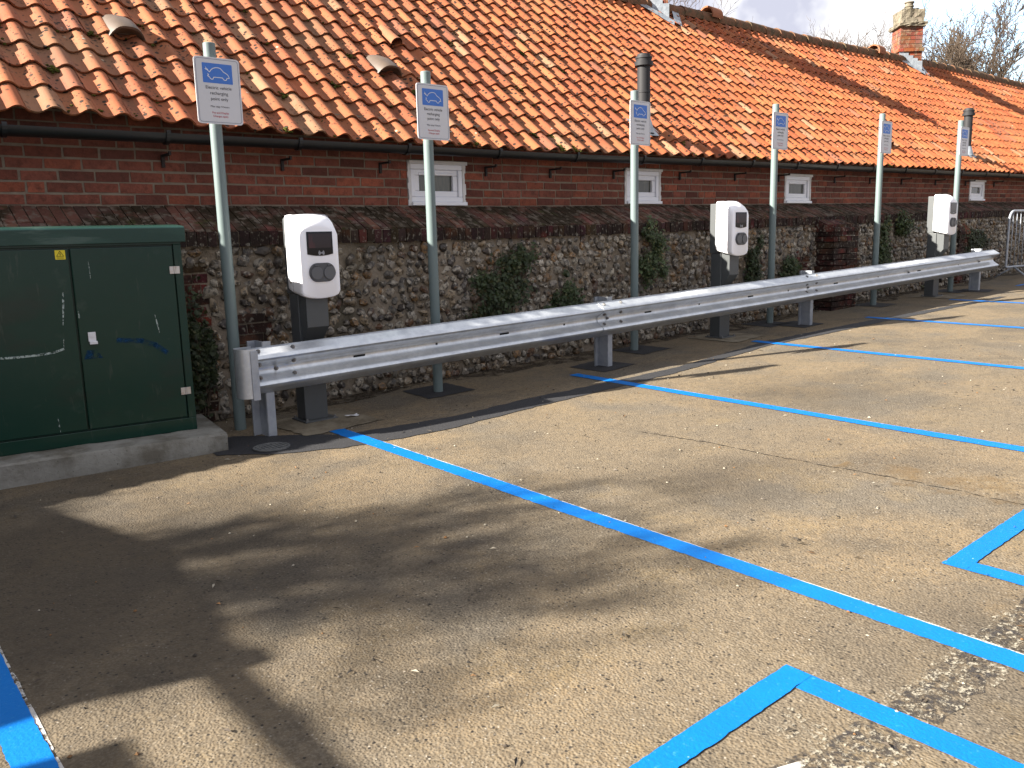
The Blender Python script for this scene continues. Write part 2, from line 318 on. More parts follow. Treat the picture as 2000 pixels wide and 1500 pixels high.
X0, X1 = -4.0, 34.0
YW, YF, YE, YR = 6.2, 5.85, 5.95, 9.1       # brick face, flint face, eaves, ridge

# ---------------------------------------------------------------- ground
def sheet(name, poly, lift, m, jag=0, step=.05):
    """flat polygon lying on the sloping ground; edges roughened by jag"""
    pts = []
    for (a, b) in zip(poly, poly[1:]+poly[:1]):
        L = math.hypot(b[0]-a[0], b[1]-a[1]); n = max(1, int(L/step)) if jag else 1
        for i in range(n):
            t = i/n; pts.append((a[0]+(b[0]-a[0])*t+random.gauss(0, jag), a[1]+(b[1]-a[1])*t+random.gauss(0, jag)))
    mb = MB(); mb.add([(x, y, gz(x, y)+lift) for x, y in pts], [tuple(range(len(pts)))])
    me_o = mb.build(name, m, kind='structure', fixn=False)
    # n-gons are triangulated so that long thin outlines stay clean
    import bmesh
    bm = bmesh.new(); bm.from_mesh(me_o.data); bmesh.ops.triangulate(bm, faces=bm.faces); bmesh.ops.recalc_face_normals(bm, faces=bm.faces)
    if bm.faces and sum(f.normal.z for f in bm.faces) < 0: bmesh.ops.reverse_faces(bm, faces=bm.faces)
    bm.to_mesh(me_o.data); bm.free()
    return me_o
g = MB()
gx = [-90, -30, -8, 0, 8, 20, 40, 120]; gy = [-90, -30, -8, 0, 4, 8, 14, 40, 120]
g.add([(x, y, gz(x, y)) for y in gy for x in gx], [(j*len(gx)+i, j*len(gx)+i+1, (j+1)*len(gx)+i+1, (j+1)*len(gx)+i) for j in range(len(gy)-1) for i in range(len(gx)-1)])
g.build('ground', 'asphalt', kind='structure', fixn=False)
# winding trench of fresh tarmac in front of the barrier
st_t = [(1.78, 5.30), (2.05, 5.28), (2.36, 4.99), (2.57, 4.764), (3.32, 4.629), (4.03, 4.66), (4.76, 4.62), (5.72, 4.606), (6.6, 4.72), (7.45, 4.827), (8.54, 4.79), (9.8, 4.74), (11.2, 4.62), (12.6, 4.55)]
st_b = [(1.80, 4.911), (2.06, 4.658), (2.41, 4.485), (2.77, 4.40), (3.13, 4.362), (3.80, 4.405), (4.52, 4.42), (5.53, 4.449), (6.4, 4.55), (7.2, 4.65), (8.23, 4.61), (9.7, 4.58), (11.1, 4.50), (12.6, 4.46)]
sheet('tarmac_strip', st_t+st_b[::-1], .004, 'tarmac', .006, .06)
for x, y in [(5.40, 5.17), (8.70, 5.24), (13.27, 5.13), (3.80, 5.44), (6.28, 5.50), (8.55, 5.56), (10.9, 5.46), (13.05, 5.38)]:
    w = .22; a = random.uniform(-.12, .12); c_, s_ = math.cos(a), math.sin(a)
    sheet('tarmac_patch', [(x+u*c_-v*s_, y+u*s_+v*c_) for u, v in ((-w, -w), (w, -w*.9), (w*.95, w), (-w, w*.9))], .0045, 'tarmac', .005)
for x, y in [(2.66, 5.2), (7.44, 5.32), (12.3, 5.24)]:
    w = .29; a = .06; c_, s_ = math.cos(a), math.sin(a)
    sheet('concrete_pad', [(x+u*c_-v*s_, y+u*s_+v*c_) for u, v in ((-w, -w), (w, -w), (w, w), (-w, w))], .006, 'pad', .008)
# dark soil and silt along the foot of the wall
M['silt'] = worn('dark_silt', (.04, .03, .02), .40, .62, 7)
sheet('silt_margin', [(1.95, 5.86), (16.6, 5.86)]+[(x, 5.62+.09*math.sin(x*2.1)+.06*math.sin(x*5.3)) for x in np.linspace(16.6, 2.6, 60)], .003, 'silt', .01)
# blue bay lines with the old white edge showing beside them
def line_sheet(x, y0, y1, w=.10, white=True):
    n = max(2, int(abs(y1-y0)/.022)); L = []; Rr = []
    for i in range(n+1):
        y = y0+(y1-y0)*i/n; L.append((x-w/2+random.gauss(0, .0016)+.003*math.sin(y*3.1+x), y)); Rr.append((x+w/2+random.gauss(0, .0013)+.002*math.sin(y*4.3), y))
    if white: sheet('old_white_line', [(x-w*.2, y0-.02), (x+w/2+.009, y0-.02), (x+w/2+.009, y1), (x-w*.2, y1)], .0022, 'white_edge', .001)
    sheet('bay_line', L+Rr[::-1], .0045, 'blue')
def line_x(y, x0, x1, w=.085, lift=.0045):
    n = max(2, int(abs(x1-x0)/.02)); L = []; Rr = []
    for i in range(n+1):
        x = x0+(x1-x0)*i/n; L.append((x, y-w/2+random.gauss(0, .0014))); Rr.append((x, y+w/2+random.gauss(0, .0012)))
    sheet('bay_line', L+Rr[::-1], lift, 'blue')
for x in (.305, 2.60, 4.945, 7.355, 9.655, 11.93):
    line_sheet(x, 5.0 if x < 4 else 5.08 if x < 5 else 4.93, -3.0)
line_x(4.9, 14.2, 16.6, .06)
for xa, xb in ((.76, 2.105), (3.15, 4.46), (5.5, 6.8)):
    line_x(1.227, xa, xb-.001 if xa < 1 else xb, .085)
    for xs in (xa+.045, xb-.045):
        line_sheet(xs, 1.18, -2.2, .09, False) if False else sheet('bay_line', [(xs-.045, 1.1835), (xs+.045, 1.1835), (xs+.045, -2.2), (xs-.045, -2.2)], .0045, 'blue', .0011, .022)
    line_sheet_end = None
sheet('faded_marking', [(2.11, .97), (2.11, .84), (3.4, .78), (3.4, .94)], .0015, 'black_old', .01)
sheet('faded_marking', [(1.62, 1.04), (2.02, .97), (2.0, .84), (1.6, .86)], .0015, 'black_old', .01)
sheet('faded_marking', [(2.02, .99), (2.03, .84), (3.4, .76), (3.4, .95)], .0028, 'white_old', .012)
sheet('faded_marking', [(1.55, 1.03), (1.99, .98), (1.98, .83), (1.55, .86)], .0028, 'white_old', .012)
sheet('faded_marking', [(1.80, 1.12), (1.93, 1.14), (1.90, 1.03), (1.82, 1.0)], .003, 'white_old', .012)
sheet('faded_marking', [(1.45, 1.09), (1.75, 1.0), (1.74, .975), (1.44, 1.06)], .003, 'white_edge', .004)

M['crack'] = worn('crack_filling', (.018, .015, .012), .38, .5, 25)
M['rust_stain'] = worn('ochre_stain', (.16, .108, .055), .46, .8, 5)
def crack(pts, w):
    P = []
    for (a, b) in zip(pts, pts[1:]):
        for i in range(12): t = i/12; P.append((a[0]+(b[0]-a[0])*t+random.gauss(0, .006), a[1]+(b[1]-a[1])*t+random.gauss(0, .006)))
    sheet('crack', [(x+w*random.uniform(.2, 1), y+w*random.uniform(.2, 1)) for x, y in P]+[(x-w*random.uniform(.2, 1), y-w*random.uniform(.2, 1)) for x, y in P[::-1]], .0025, 'crack')
crack([(3.88, 3.4), (3.9, 3.25), (3.96, 2.88), (3.96, 2.48), (4.02, 1.99), (4.03, 1.62), (4.04, .9)], .006)
sheet('ground_stain', [(4.0, 2.2), (4.2, 2.1), (4.35, 1.6), (4.3, 1.1), (4.05, 1.0), (3.9, 1.6)], .002, 'rust_stain', .03)
# ---------------------------------------------------------------- building
B = thing('brick_outbuilding', 'long low red brick outbuilding with orange pantile roof on a flint base wall', 'building', (X0, YW, gz(X0, YW)))
BO = (X0, YW, gz(X0, YW))
def bpart(mb, name, m, **k):
    par = k.pop('parent', B); return mb.build(name, m, par, off=BO, **k)
WIN = [(4.10, 4.71, .268, .645), (6.825, 7.407, .293, .662), (9.85, 10.47, .313, .68), (15.49, 16.11, .382, .728)]
# brick wall: every brick is cut into the one wall mesh
CH = .075
def brick_tint():
    r = random.random(); b = random.uniform(.75, 1.2)
    if r < .15: c = (.11, .040, .030)
    elif r < .3: c = (.25, .075, .044)
    else: c = (.18, .060, .041)
    return tuple(v*b for v in c)
mb = MB()
for k in range(9):
    x = X0+(.1125 if k % 2 else 0)-.2
    while x < X1-10:
        L = .225*random.uniform(.985, 1.015)
        if random.random() < .04: L *= .5
        xa, xb = x+.007, x+L-.007; x += L
        zb = wall_z((xa+xb)/2)+k*CH+.007; zt = zb+CH-.014
        segs = [(xa, xb)]; extra = []
        for (wx0, wx1, wz0, wz1) in WIN:
            if zt > wz0-.005 and zb < wz1+.01:
                ns = []
                for (p, q) in segs:
                    if q <= wx0 or p >= wx1: ns.append((p, q))
                    else:
                        if p < wx0-.02: ns.append((p, wx0-.004))
                        if q > wx1+.02: ns.append((wx1+.004, q))
                segs = ns
                if zt > wz1+.025:
                    extra.append((max(xa, wx0-.003), min(xb, wx1+.003), max(zb, wz1+.012), zt))
        mb.col = brick_tint()
        for (p, q, zb, zt) in [(p_, q_, zb, zt) for p_, q_ in segs]+[e for e in extra if e[1]-e[0] > .02]:
            j = .0035; F = [(p+random.uniform(-j, j), YW+random.uniform(0, .003), zb+random.uniform(-j, j)), (q+random.uniform(-j, j), YW+random.uniform(0, .003), zb+random.uniform(-j, j)),
                 (q+random.uniform(-j, j), YW+random.uniform(0, .003), zt+random.uniform(-j, j)), (p+random.uniform(-j, j), YW+random.uniform(0, .003), zt+random.uniform(-j, j))]
            mb.add(F+[(a, YW+.02, c) for a, b, c in F], [(0, 1, 2, 3), (0, 4, 5, 1), (1, 5, 6, 2), (2, 6, 7, 3), (3, 7, 4, 0)])
bw = bpart(mb, 'brick_wall', 'brick')
# mortar face behind the bricks, with the window openings left out, plus back and gable walls
mb = MB()
xs = [X0]+sum([[w[0], w[1]] for w in WIN], [])+[X1]
for i in range(len(xs)-1):
    a, b_ = xs[i], xs[i+1]; n = max(1, int((b_-a)/1.0))
    hole = i % 2 == 1
    for q in range(n):
        p0, p1 = a+(b_-a)*q/n, a+(b_-a)*(q+1)/n
        def quad(za0, za1, zb0, zb1): mb.add([(p0, YW+.007, za0), (p1, YW+.007, za1), (p1, YW+.007, zb1), (p0, YW+.007, zb0)], [(0, 1, 2, 3)])
        if hole:
            w = WIN[i//2]; quad(-.3, -.3, w[2], w[2]); quad(w[3], w[3], .98, .98)
        else: quad(-.3, -.3, .98, .98)
yb = 2*YR-YW
mb.box(X0+.001, X1, yb, yb+.1, -1.6, 1.0)
for x in (X0, X1):
    zz = eave_z(x)+.05
    mb.add([(x, YW+.007, -1.6), (x, yb, -1.6), (x, yb, zz), (x, YR, ridge_z(x)-.08), (x, YW+.007, zz)], [(0, 1, 2, 3, 4)])
bpart(mb, 'wall_core', 'mortar', fixn=False)
# sloping brick coping with moss, and its upright front edge
mb = MB(); ml = MB(); x = X0
while x < 18.5:
    w = random.uniform(.068, .078); xm = x+w/2; zw, zc = wall_z(xm)-.004, cop_z(xm)
    s = random.uniform(.8, 1.15); cc = random.choice([(.09, .042, .032), (.12, .052, .038), (.072, .038, .03)])
    sk = .0
    mb.col = tuple(v*s for v in cc)
    split = random.choice((.38, .62))
    for (t0, t1) in ((0, split-.012), (split+.012, 1.0)):
        y0, y1 = YW-.001+(YF-YW-.012)*t0, YW+(YF-YW-.012)*t1; z0, z1 = zw+(zc-zw)*t0+random.uniform(-.003, .004), zw+(zc-zw)*t1+random.uniform(-.004, .005)
        mb.add([(x+.004, y0, z0), (x+w-.004, y0, z0), (x+w-.004, y1, z1), (x+.004, y1, z1), (x+.004, y0, z0-.03), (x+w-.004, y0, z0-.03), (x+w-.004, y1, z1-.03), (x+.004, y1, z1-.03)],
               [(0, 1, 2, 3), (0, 4, 5, 1), (1, 5, 6, 2), (2, 6, 7, 3), (3, 7, 4, 0)])
        mb.col = tuple(v*random.uniform(.85, 1.1) for v in mb.col)
    ml.col = tuple(v*random.uniform(.3, .6) for v in cc)
    yj = YF-.035+random.uniform(-.006, .006)
    ml.box(x+.004, x+w-.004, yj, YF+.05, zc-.112+random.uniform(-.006, .006), zc-.012+random.uniform(-.004, .003), j=.003)
    x += w
bpart(mb, 'coping', 'coping'); bpart(ml, 'coping_edge', 'lip')
mb = MB(); n = 44
for i in range(n):
    a, b_ = X0+(22.5)*i/n, X0+22.5*(i+1)/n
    mb.add([(a, YW+.003, wall_z(a)-.012), (b_, YW+.003, wall_z(b_)-.012), (b_, YF-.025, cop_z(b_)-.02), (a, YF-.025, cop_z(a)-.02), (b_, YF-.025, cop_z(b_)-.11), (a, YF-.025, cop_z(a)-.11), (b_, YF+.05, cop_z(b_)-.11), (a, YF+.05, cop_z(a)-.11)],
           [(0, 1, 2, 3), (3, 2, 4, 5), (5, 4, 6, 7)])
bpart(mb, 'coping_bed', 'mortar_flint')
# flint wall: bedding mortar and the stones pressed into it
def nz1(x, z): return .5+.5*math.sin(x*1.9+1.3*math.sin(z*3.1+x*.7))*math.cos(x*.83-z*2.2)
mb = MB(); nx, nzz = 260, 10
fx0, fx1 = -3.2, 18.3
vs = []; 
for j in range(nzz+1):
    for i in range(nx+1):
        x = fx0+(fx1-fx0)*i/nx; zb = gz(x, YF)-.05; zt = cop_z(x)-.10; z = zb+(zt-zb)*j/nzz
        vs.append((x, YF+random.uniform(-.008, .008)+(.03*(1-j/nzz) if False else 0), z))
mb.add(vs, [(j*(nx+1)+i, j*(nx+1)+i+1, (j+1)*(nx+1)+i+1, (j+1)*(nx+1)+i) for j in range(nzz) for i in range(nx)])
mb.box(fx0-.8, fx0, YF, YW, -1.6, .0)
bpart(mb, 'flint_wall', 'mortar_flint', smooth=True, fixn=False)
import bmesh
bm = bmesh.new(); bmesh.ops.create_icosphere(bm, subdivisions=2, radius=1); bm.verts.ensure_lookup_table()
IV = np.array([v.co[:] for v in bm.verts]); IF = np.array([[v.index for v in f.verts] for f in bm.faces]); bm.free()
BRICKZ = [(1.86, 2.14, -1.4, -.15), (2.36, 2.58, -.95, -.55), (9.62, 9.86, -.95, -.35)]     # patches of brick in the flintwork
pts = []
xrow = None
z = 0
rows = 17
for rI in range(rows):
    x = fx0
    while x < fx1:
        w = random.uniform(.045, .115)*(1.2 if random.random() < .15 else 1); h = random.uniform(.054, .086)
        xc = x+w/2; zb = gz(xc, YF)+.0; zt = cop_z(xc)-.125
        zc = zb+(zt-zb)*(rI+.5)/rows+random.uniform(-.017, .017)
        x += w*random.uniform(.96, 1.10)+.004
        if any(a < xc < b_ and c_ < zc < d_ for a, b_, c_, d_ in BRICKZ): continue
        if random.random() < .05: continue
        pts.append((xc, zc, w*.5, h*.5))
n = len(pts); nv = len(IV)
P = np.array(pts); V = np.repeat(IV[None], n, 0)
V = V*(1+rng.normal(0, .135, (n, nv, 1)))
V[:, :, 0] *= P[:, 2, None]*1.0; V[:, :, 2] *= P[:, 3, None]*1.02; V[:, :, 1] *= (rng.uniform(.022, .038, n))[:, None]
ang = rng.normal(0, .6, n); c_, s_ = np.cos(ang)[:, None], np.sin(ang)[:, None]
vx = V[:, :, 0]*c_-V[:, :, 2]*s_; vz = V[:, :, 0]*s_+V[:, :, 2]*c_
V[:, :, 0] = vx+P[:, 0, None]; V[:, :, 2] = vz+P[:, 1, None]; V[:, :, 1] += YF-.002+rng.uniform(-.006, .012, n)[:, None]
F = (IF[None]+(np.arange(n)*nv)[:, None, None]).reshape(-1, 3)
me = bpy.data.meshes.new('flint_stones'); me.from_pydata((V.reshape(-1, 3)-np.array(BO)).tolist(), [], F.tolist())
pal = np.array([(.14, .12, .095), (.09, .078, .062), (.22, .19, .145), (.045, .036, .03), (.15, .085, .035), (.18, .135, .085), (.085, .045, .025), (.30, .27, .22)])
pc = pal[rng.choice(len(pal), n, p=[.19, .13, .17, .13, .09, .15, .07, .07])]*rng.uniform(.8, 1.45, (n, 1))
cc = np.ones((n, 4), np.float32); cc[:, :3] = pc
at = me.attributes.new('tint', 'FLOAT_COLOR', 'FACE'); at.data.foreach_set('color', np.repeat(cc, len(IF), 0).ravel())
me.materials.append(M['flint']); me.shade_smooth(); me.set_sharp_from_angle(angle=R(34))
fo = bpy.data.objects.new('flint_stones', me); COL.objects.link(fo); fo.parent = B; fo['kind'] = 'stuff'
# brick quoins / patches let into the flint
for (a, b_, c_, d_) in BRICKZ:
    mb = MB(); z = c_; k = 0
    while z < d_:
        x = a+random.uniform(-.02, .02)+(0 if k % 2 else -.04)
        while x < b_:
            L = random.choice((.11, .215)); mb.col = tuple(v*random.uniform(.35, .7) for v in brick_tint())
            mb.box(x, min(x+L-.012, b_+.04), YF-.012+random.uniform(-.006, .006), YF+.03, z, z+.062, j=.004); x += L
        z += .075; k += 1
    bpart(mb, 'brick_patch', 'lip')
# projecting brick buttresses with tiled tops
for (a, b_, zt, d_) in ((10.02, 10.62, -.03, .27), (14.25, 14.6, -.14, .05)):
    mb = MB(); z = gz(a, YF)-.03; k = 0
    while z < zt:
        x = a-(.05 if k % 2 else 0)*0
        q = 0
        while x < b_-.02:
            L = .215 if (k+q) % 2 else .1075; q += 1; mb.col = tuple(v*random.uniform(.3, .65) for v in brick_tint())
            mb.box(x, min(x+L-.01, b_), YF-d_+random.uniform(-.004, .004), YF, z, z+.063, j=.004); x += L
        z += .075; k += 1
    x = a-.02
    while x < b_:
        mb.col = tuple(v*random.uniform(.5, .9) for v in (.17, .06, .04))
        mb.add([(x, YF-d_-.02, zt+.01), (x+.07, YF-d_-.02, zt+.01), (x+.07, YF, zt+.14), (x, YF, zt+.14), (x, YF-d_-.02, zt-.03), (x+.07, YF-d_-.02, zt-.03), (x+.07, YF, zt-.03), (x, YF, zt-.03)],
               [(0, 1, 2, 3), (0, 4, 5, 1), (1, 5, 6, 2), (3, 7, 4, 0)]); x += .078
    bpart(mb, 'buttress', 'lip')
# windows
def window(w, far):
    x0, x1, z0, z1 = w
    f = MB()
    # rough pale reveal, then outer frame, inner casement
    def frame(a, b_, c_, d_, t, ya, yb_, m=f, tb=None):
        tb = tb or t
        m.box(a, b_, ya, yb_, c_, c_+tb); m.box(a, b_, ya, yb_, d_-t, d_); m.box(a, a+t, ya, yb_, c_+tb, d_-t); m.box(b_-t, b_, ya, yb_, c_+tb, d_-t)
    frame(x0+.03, x1-.03, z0+.03, z1-.025, .045, YW-.004, YW+.06)
    frame(x0+.075, x1-.075, z0+.075, z1-.07, .05, YW+.012, YW+.055)
    wo = bpart(f, 'window', 'upvc', bevel=.006)
    r = MB(); nseg = 8
    for side in (x0, x1-.03):
        for k in range(nseg):
            za = z0+(z1-z0)*k/nseg; zb_ = z0+(z1-z0)*(k+1)/nseg; e = random.uniform(-.007, .007)
            if side == x0: r.box(side+e, side+.03, YW-.007, YW+.05, za, zb_)
            else: r.box(side, side+.03+e, YW-.007, YW+.05, za, zb_)
    r.box(x0+.01, x1+.016, YW-.02, YW+.05, z1-.025, z1+.002, j=.003)
    bpart(r, 'reveal', 'render', parent=wo)
    s = MB(); s.box(x0+.028, x1+.004, YW-.028, YW+.05, z0, z0+.03); bpart(s, 'sill', 'upvc', parent=wo, bevel=.004)
    p = MB(); p.box(x0+.115, x1-.115, YW+.038, YW+.05, z0+.113, z1-.115); bpart(p, 'pane', 'pane', parent=wo)
    tr = MB(); tr.box(x0+.12, x1-.12, YW+.004, YW+.03, z1-.118, z1-.098); bpart(tr, 'trickle_vent', 'upvc', parent=wo, bevel=.004)
for i, w in enumerate(WIN): window(w, i > 2)
# gutter
mb = MB(); rings = []; n = 14
for x in np.linspace(X0, 26, 90):
    z = gut_z(x); yc = 5.985; ring = []
    for k in range(n+1):
        t = math.pi*k/n; ring.append((x, yc-.058*math.cos(t), z-.062*math.sin(t)))
    for k in range(n, -1, -1):
        t = math.pi*k/n; ring.append((x, yc-.052*math.cos(t), z-.055*math.sin(t)))
    rings.append(ring)
mb.loft(rings)
gu = bpart(mb, 'gutter', 'gutter', smooth='auto')
for k, x in enumerate([1.075+.96*i for i in range(-5, 24)]):
    m1 = MB(); z = gut_z(x); pts = [(x, 5.985-.064*math.cos(t), z-.068*math.sin(t)) for t in np.linspace(-.25, math.pi+.2, 12)]
    rg = [[(px-.014, py, pz), (px+.014, py, pz), (px+.014, py*1.0+(.004 if py > 5.985 else -.004), pz-.003), (px-.014, py+(.004 if py > 5.985 else -.004), pz-.003)] for px, py, pz in pts]
    m1.loft(rg); m1.box(x-.012, x+.012, 5.915, 5.935, z-.002, z+.007)
    bpart(m1, 'gutter_clip', 'gutter', parent=gu)
for x in (2.07, 2.96, 3.83, 4.95, 5.75, 6.65, 7.73, 8.77, 9.7, 11.06, 12.04, 13.01, 14.16, 15.3, 16.5):
    m1 = MB(); z = gut_z(x)-.12
    m1.box(x-.011, x+.011, YW-.018, YW-.002, z-.085, z); m1.box(x-.008, x+.008, YW-.16, YW-.002, z-.014, z+.002); m1.box(x-.008, x+.008, YW-.165, YW-.15, z-.014, z+.012)
    bpart(m1, 'iron_bracket', 'iron')
# ---- pantile roof: each tile a lapped S profile in the one roof mesh
NC = 15; GX = .2005
def roof_pt(x, s, h):
    """s: 0 at the eaves, 1 at the ridge; h: height above the slope"""
    z0, z1 = eave_z(x), ridge_z(x)-.05; dy, dz = YR-YE, z1-z0; L = math.hypot(dy, dz)
    sag = -.02*math.sin(math.pi*s)
    return (x, YE+dy*s-dz/L*(h+sag), z0+dz*s+dy/L*(h+sag))
US = [-.045, .0, .1, .2, .3, .4, .5, .58, .66, .74, .82, .90, .97, 1.03, 1.08]
def prof(u):
    # trough wide, roll narrower and peaked
    a = u % 1.0
    if a < .48: return -.017*math.sin(math.pi*a/.48)
    return .029*math.sin(math.pi*(a-.48)/.52)**.85
mb = MB(); SL = 4.2
ncol = int((X1-8-X0)/GX)
tints = [(.275, .070, .023), (.29, .083, .028), (.255, .062, .023), (.292, .094, .034), (.265, .075, .029)]
for c_ in range(ncol):
    xa = X0+c_*GX
    if xa > 27: break
    for r in range(NC):
        s0 = r/NC; s1 = min(1.0, (r+1.22)/NC)
        jx = random.gauss(0, .0025); jl = random.gauss(0, .0030)/SL*1.4; lift = random.uniform(.0, .005); tw = random.gauss(0, .006)
        t = random.choice(tints); b_ = random.uniform(.78, 1.12); near = xa < 6
        nm = max(0, min(.28, (9-xa)/20)); t = tuple(p_*(1-nm)+q_*nm for p_, q_ in zip(t, (.285, .118, .066)))
        if random.random() < .035: t = (.21, .075, .042)
        if random.random() < (.06 if near else .025): t = (.27, .135, .075)
        mb.col = tuple(v*b_ for v in t)
        lip = .025+lift
        vs = []
        for (s, h) in ((s0+jl, lip), ((s0+s1)/2, lip*.5+.002), (s1, .001)):
            for u in US:
                x = xa+u*GX+jx; vs.append(roof_pt(x, s, prof(u)*1.0+h+tw*(u-.5)*(1 if s < s1 else 0)))
        nU = len(US)
        for u in US:   # thickness of the front lip
            x = xa+u*GX+jx; vs.append(roof_pt(x, s0+jl+.0008, prof(u)+lip-.014+tw*(u-.5)))
        for u in US:   # short underside so that the eaves read as solid clay
            x = xa+u*GX+jx; vs.append(roof_pt(x, s0+jl+.05, prof(u)+lip-.018+tw*(u-.5)))
        fs = []
        for j in range(2):
            for i in range(nU-1): fs.append((j*nU+i, j*nU+i+1, (j+1)*nU+i+1, (j+1)*nU+i))
        o3 = 3*nU
        for i in range(nU-1): fs.append((i+1, i, o3+i, o3+i+1)); fs.append((o3+i+1, o3+i, o3+nU+i, o3+nU+i+1))
        fs.append((nU-1, 2*nU-1, o3+nU-1)) ; fs.append((0, o3, nU))
        base = mb.col; n0 = len(mb.c); mb.add(vs, fs); dirt = random.uniform(0, .6)*(1 if xa < 9 else .45)
        for j in range(2):
            for i in range(nU-1):
                uu = (US[i]+US[i+1])/2 % 1.0
                if uu < .52:
                    w_ = dirt*math.sin(math.pi*max(0, min(1, (uu+.02)/.54)))**.7*(1 if j == 1 else .7)
                    mb.c[n0+j*(nU-1)+i] = tuple(a_*(1-w_)+d_*w_ for a_, d_ in zip(base, (.075, .052, .034)))
roof = bpart(mb, 'roof', 'tile', smooth=True, fixn=False)
roof.data.set_sharp_from_angle(angle=R(50))
# rear slope and the boarding beneath the tiles
mb = MB()
for i in range(30):
    a, b_ = X0+31*i/30, X0+31*(i+1)/30
    p = [roof_pt(a, .035, -.035), roof_pt(b_, .035, -.035), roof_pt(b_, 1, -.035), roof_pt(a, 1, -.035)]
    q = [(p[3][0], 2*YR-p[3][1], p[3][2]), (p[2][0], 2*YR-p[2][1], p[2][2]), (p[1][0], 2*YR-p[1][1], p[1][2]), (p[0][0], 2*YR-p[0][1], p[0][2])]
    mb.add(p, [(0, 1, 2, 3)]); mb.add([(x, y, z+.05) for x, y, z in q], [(0, 1, 2, 3)])
bpart(mb, 'roof_boarding', 'plank', parent=roof, fixn=False)
# ridge tiles
mb = MB(); x = X0
while x < 27:
    L = .45; n = 10; rings = []; e = random.uniform(-.006, .008); rot = random.gauss(0, .01)
    for (xx, rr) in ((x, .135), (x+.03, .13), (x+L+.01, .122)):
        zc = ridge_z(xx)-.075+e
        rings.append([(xx, YR+rr*math.cos(t)+rot*(xx-x), zc+rr*1.05*math.sin(t)) for t in np.linspace(-.25, math.pi+.25, n)])
    mb.loft(rings, closed=False)
    mb.add([rings[0][i] for i in range(n)]+[(p[0], YR+(p[1]-YR)*.86, ridge_z(x)-.075+e+(p[2]-ridge_z(x)+.075-e)*.86) for p in rings[0]], [(i, i+1, n+i+1, n+i) for i in range(n-1)])
    x += L
bpart(mb, 'ridge_tiles', 'ridge', parent=roof, smooth='auto', fixn=False)
for x in (11.95, 17.5):
    mb = MB(); n = 14; rings = []
    for (xx, ra, rb) in ((x, .15, .15), (x, .125, .125), (x+.28, .115, .115), (x+.28, .14, .14), (x, .15, .15)):
        zc = ridge_z(xx)+.0; rings.append([(xx, YR+ra*math.cos(t), zc+rb*math.sin(t)) for t in np.linspace(-.3, math.pi+.3, n)])
    mb.loft([[(p[0], p[1]-.03, p[2]) for p in r] for r in rings], closed=False)
    bpart(mb, 'ridge_vent', 'clay', parent=roof, smooth='auto')
# moss tufts lying in the troughs
mb = MB()
for k in range(420):
    x = random.choice([random.uniform(.3, 7), random.uniform(.3, 17)]); r = random.randint(0, NC-1)
    col = math.floor((x-X0)/GX); x = X0+col*GX+GX*random.uniform(.12, .55); s = (r+random.choice((-.02, .02, -.06)))/NC
    if s < 0: s = random.uniform(.002, .012)
    big = random.random() < .16
    for q in range(random.randint(8, 14) if big else random.randint(1, 3)):
        rr = random.uniform(.008, .017) if big else random.uniform(.006, .012); cx, cy, cz = roof_pt(x+random.gauss(0, .022 if big else .01), max(0, s+random.gauss(0, .007)), .012 if s > .02 else .02)
        sc = np.array([rr, rr*1.1, rr*.6]); vv = IV*sc*(1+rng.normal(0, .15, (nv, 1)))+np.array([cx, cy, cz])
        mb.v += vv.tolist() if False else []
        mb.add(vv.tolist(), IF.tolist())
mo = bpart(mb, 'roof_moss', 'moss', parent=roof, smooth=True, fixn=False, kind='stuff')
# hooded plastic vent tiles
def hood(xc, s, w=.26, l=.30, h=.10, m='vent', name='vent_tile'):
    mb = MB(); n = 12; rings = []
    for (ds, hh, ww) in ((l, .03, .8), (l*.6, h*.75, .94), (.03, h, 1.0), (0, h*.97, 1.0), (0, h*.80, .93), (.05, h*.2, .6)):
        ring = []
        for k in range(n+1):
            t = k/n; u = (t-.5)*w*ww; hz = hh*(1-abs(2*t-1)**3.0)+.03
            ring.append(roof_pt(xc+u, s+ds/4.2, hz))
        rings.append(ring)
    mb.loft(rings, closed=False)
    o = bpart(mb, name, m, parent=roof, smooth='auto')
    d = MB(); d.add([roof_pt(xc-w*.42, s+.015, .03), roof_pt(xc+w*.42, s+.015, .03), roof_pt(xc+w*.36, s+.015, h*.85), roof_pt(xc-w*.36, s+.015, h*.85)], [(0, 1, 2, 3)])
    bpart(d, 'vent_mouth', 'clay' if m == 'clay' else 'vent', parent=roof)
hood(2.09, .26); hood(4.32, .255)
mb = MB(); pts = [roof_pt(4.70, .40-.0+t*.075, .05-.02*t) for t in (0, .3, .7, 1)]
mb.tube(pts, [.062, .056, .05, .045], 16, cap=False); mb.tube(pts, [.05, .045, .04, .035], 16, cap=False); bpart(mb, 'roll_vent', 'clay', parent=roof, smooth='auto')
mb = MB(); pts = [roof_pt(12.9, .13-.0+t*.075, .05-.02*t) for t in (0, .3, .7, 1)]
mb.tube(pts, [.062, .056, .05, .045], 16, cap=False); mb.tube(pts, [.05, .045, .04, .035], 16, cap=False); bpart(mb, 'roll_vent', 'clay', parent=roof, smooth='auto')
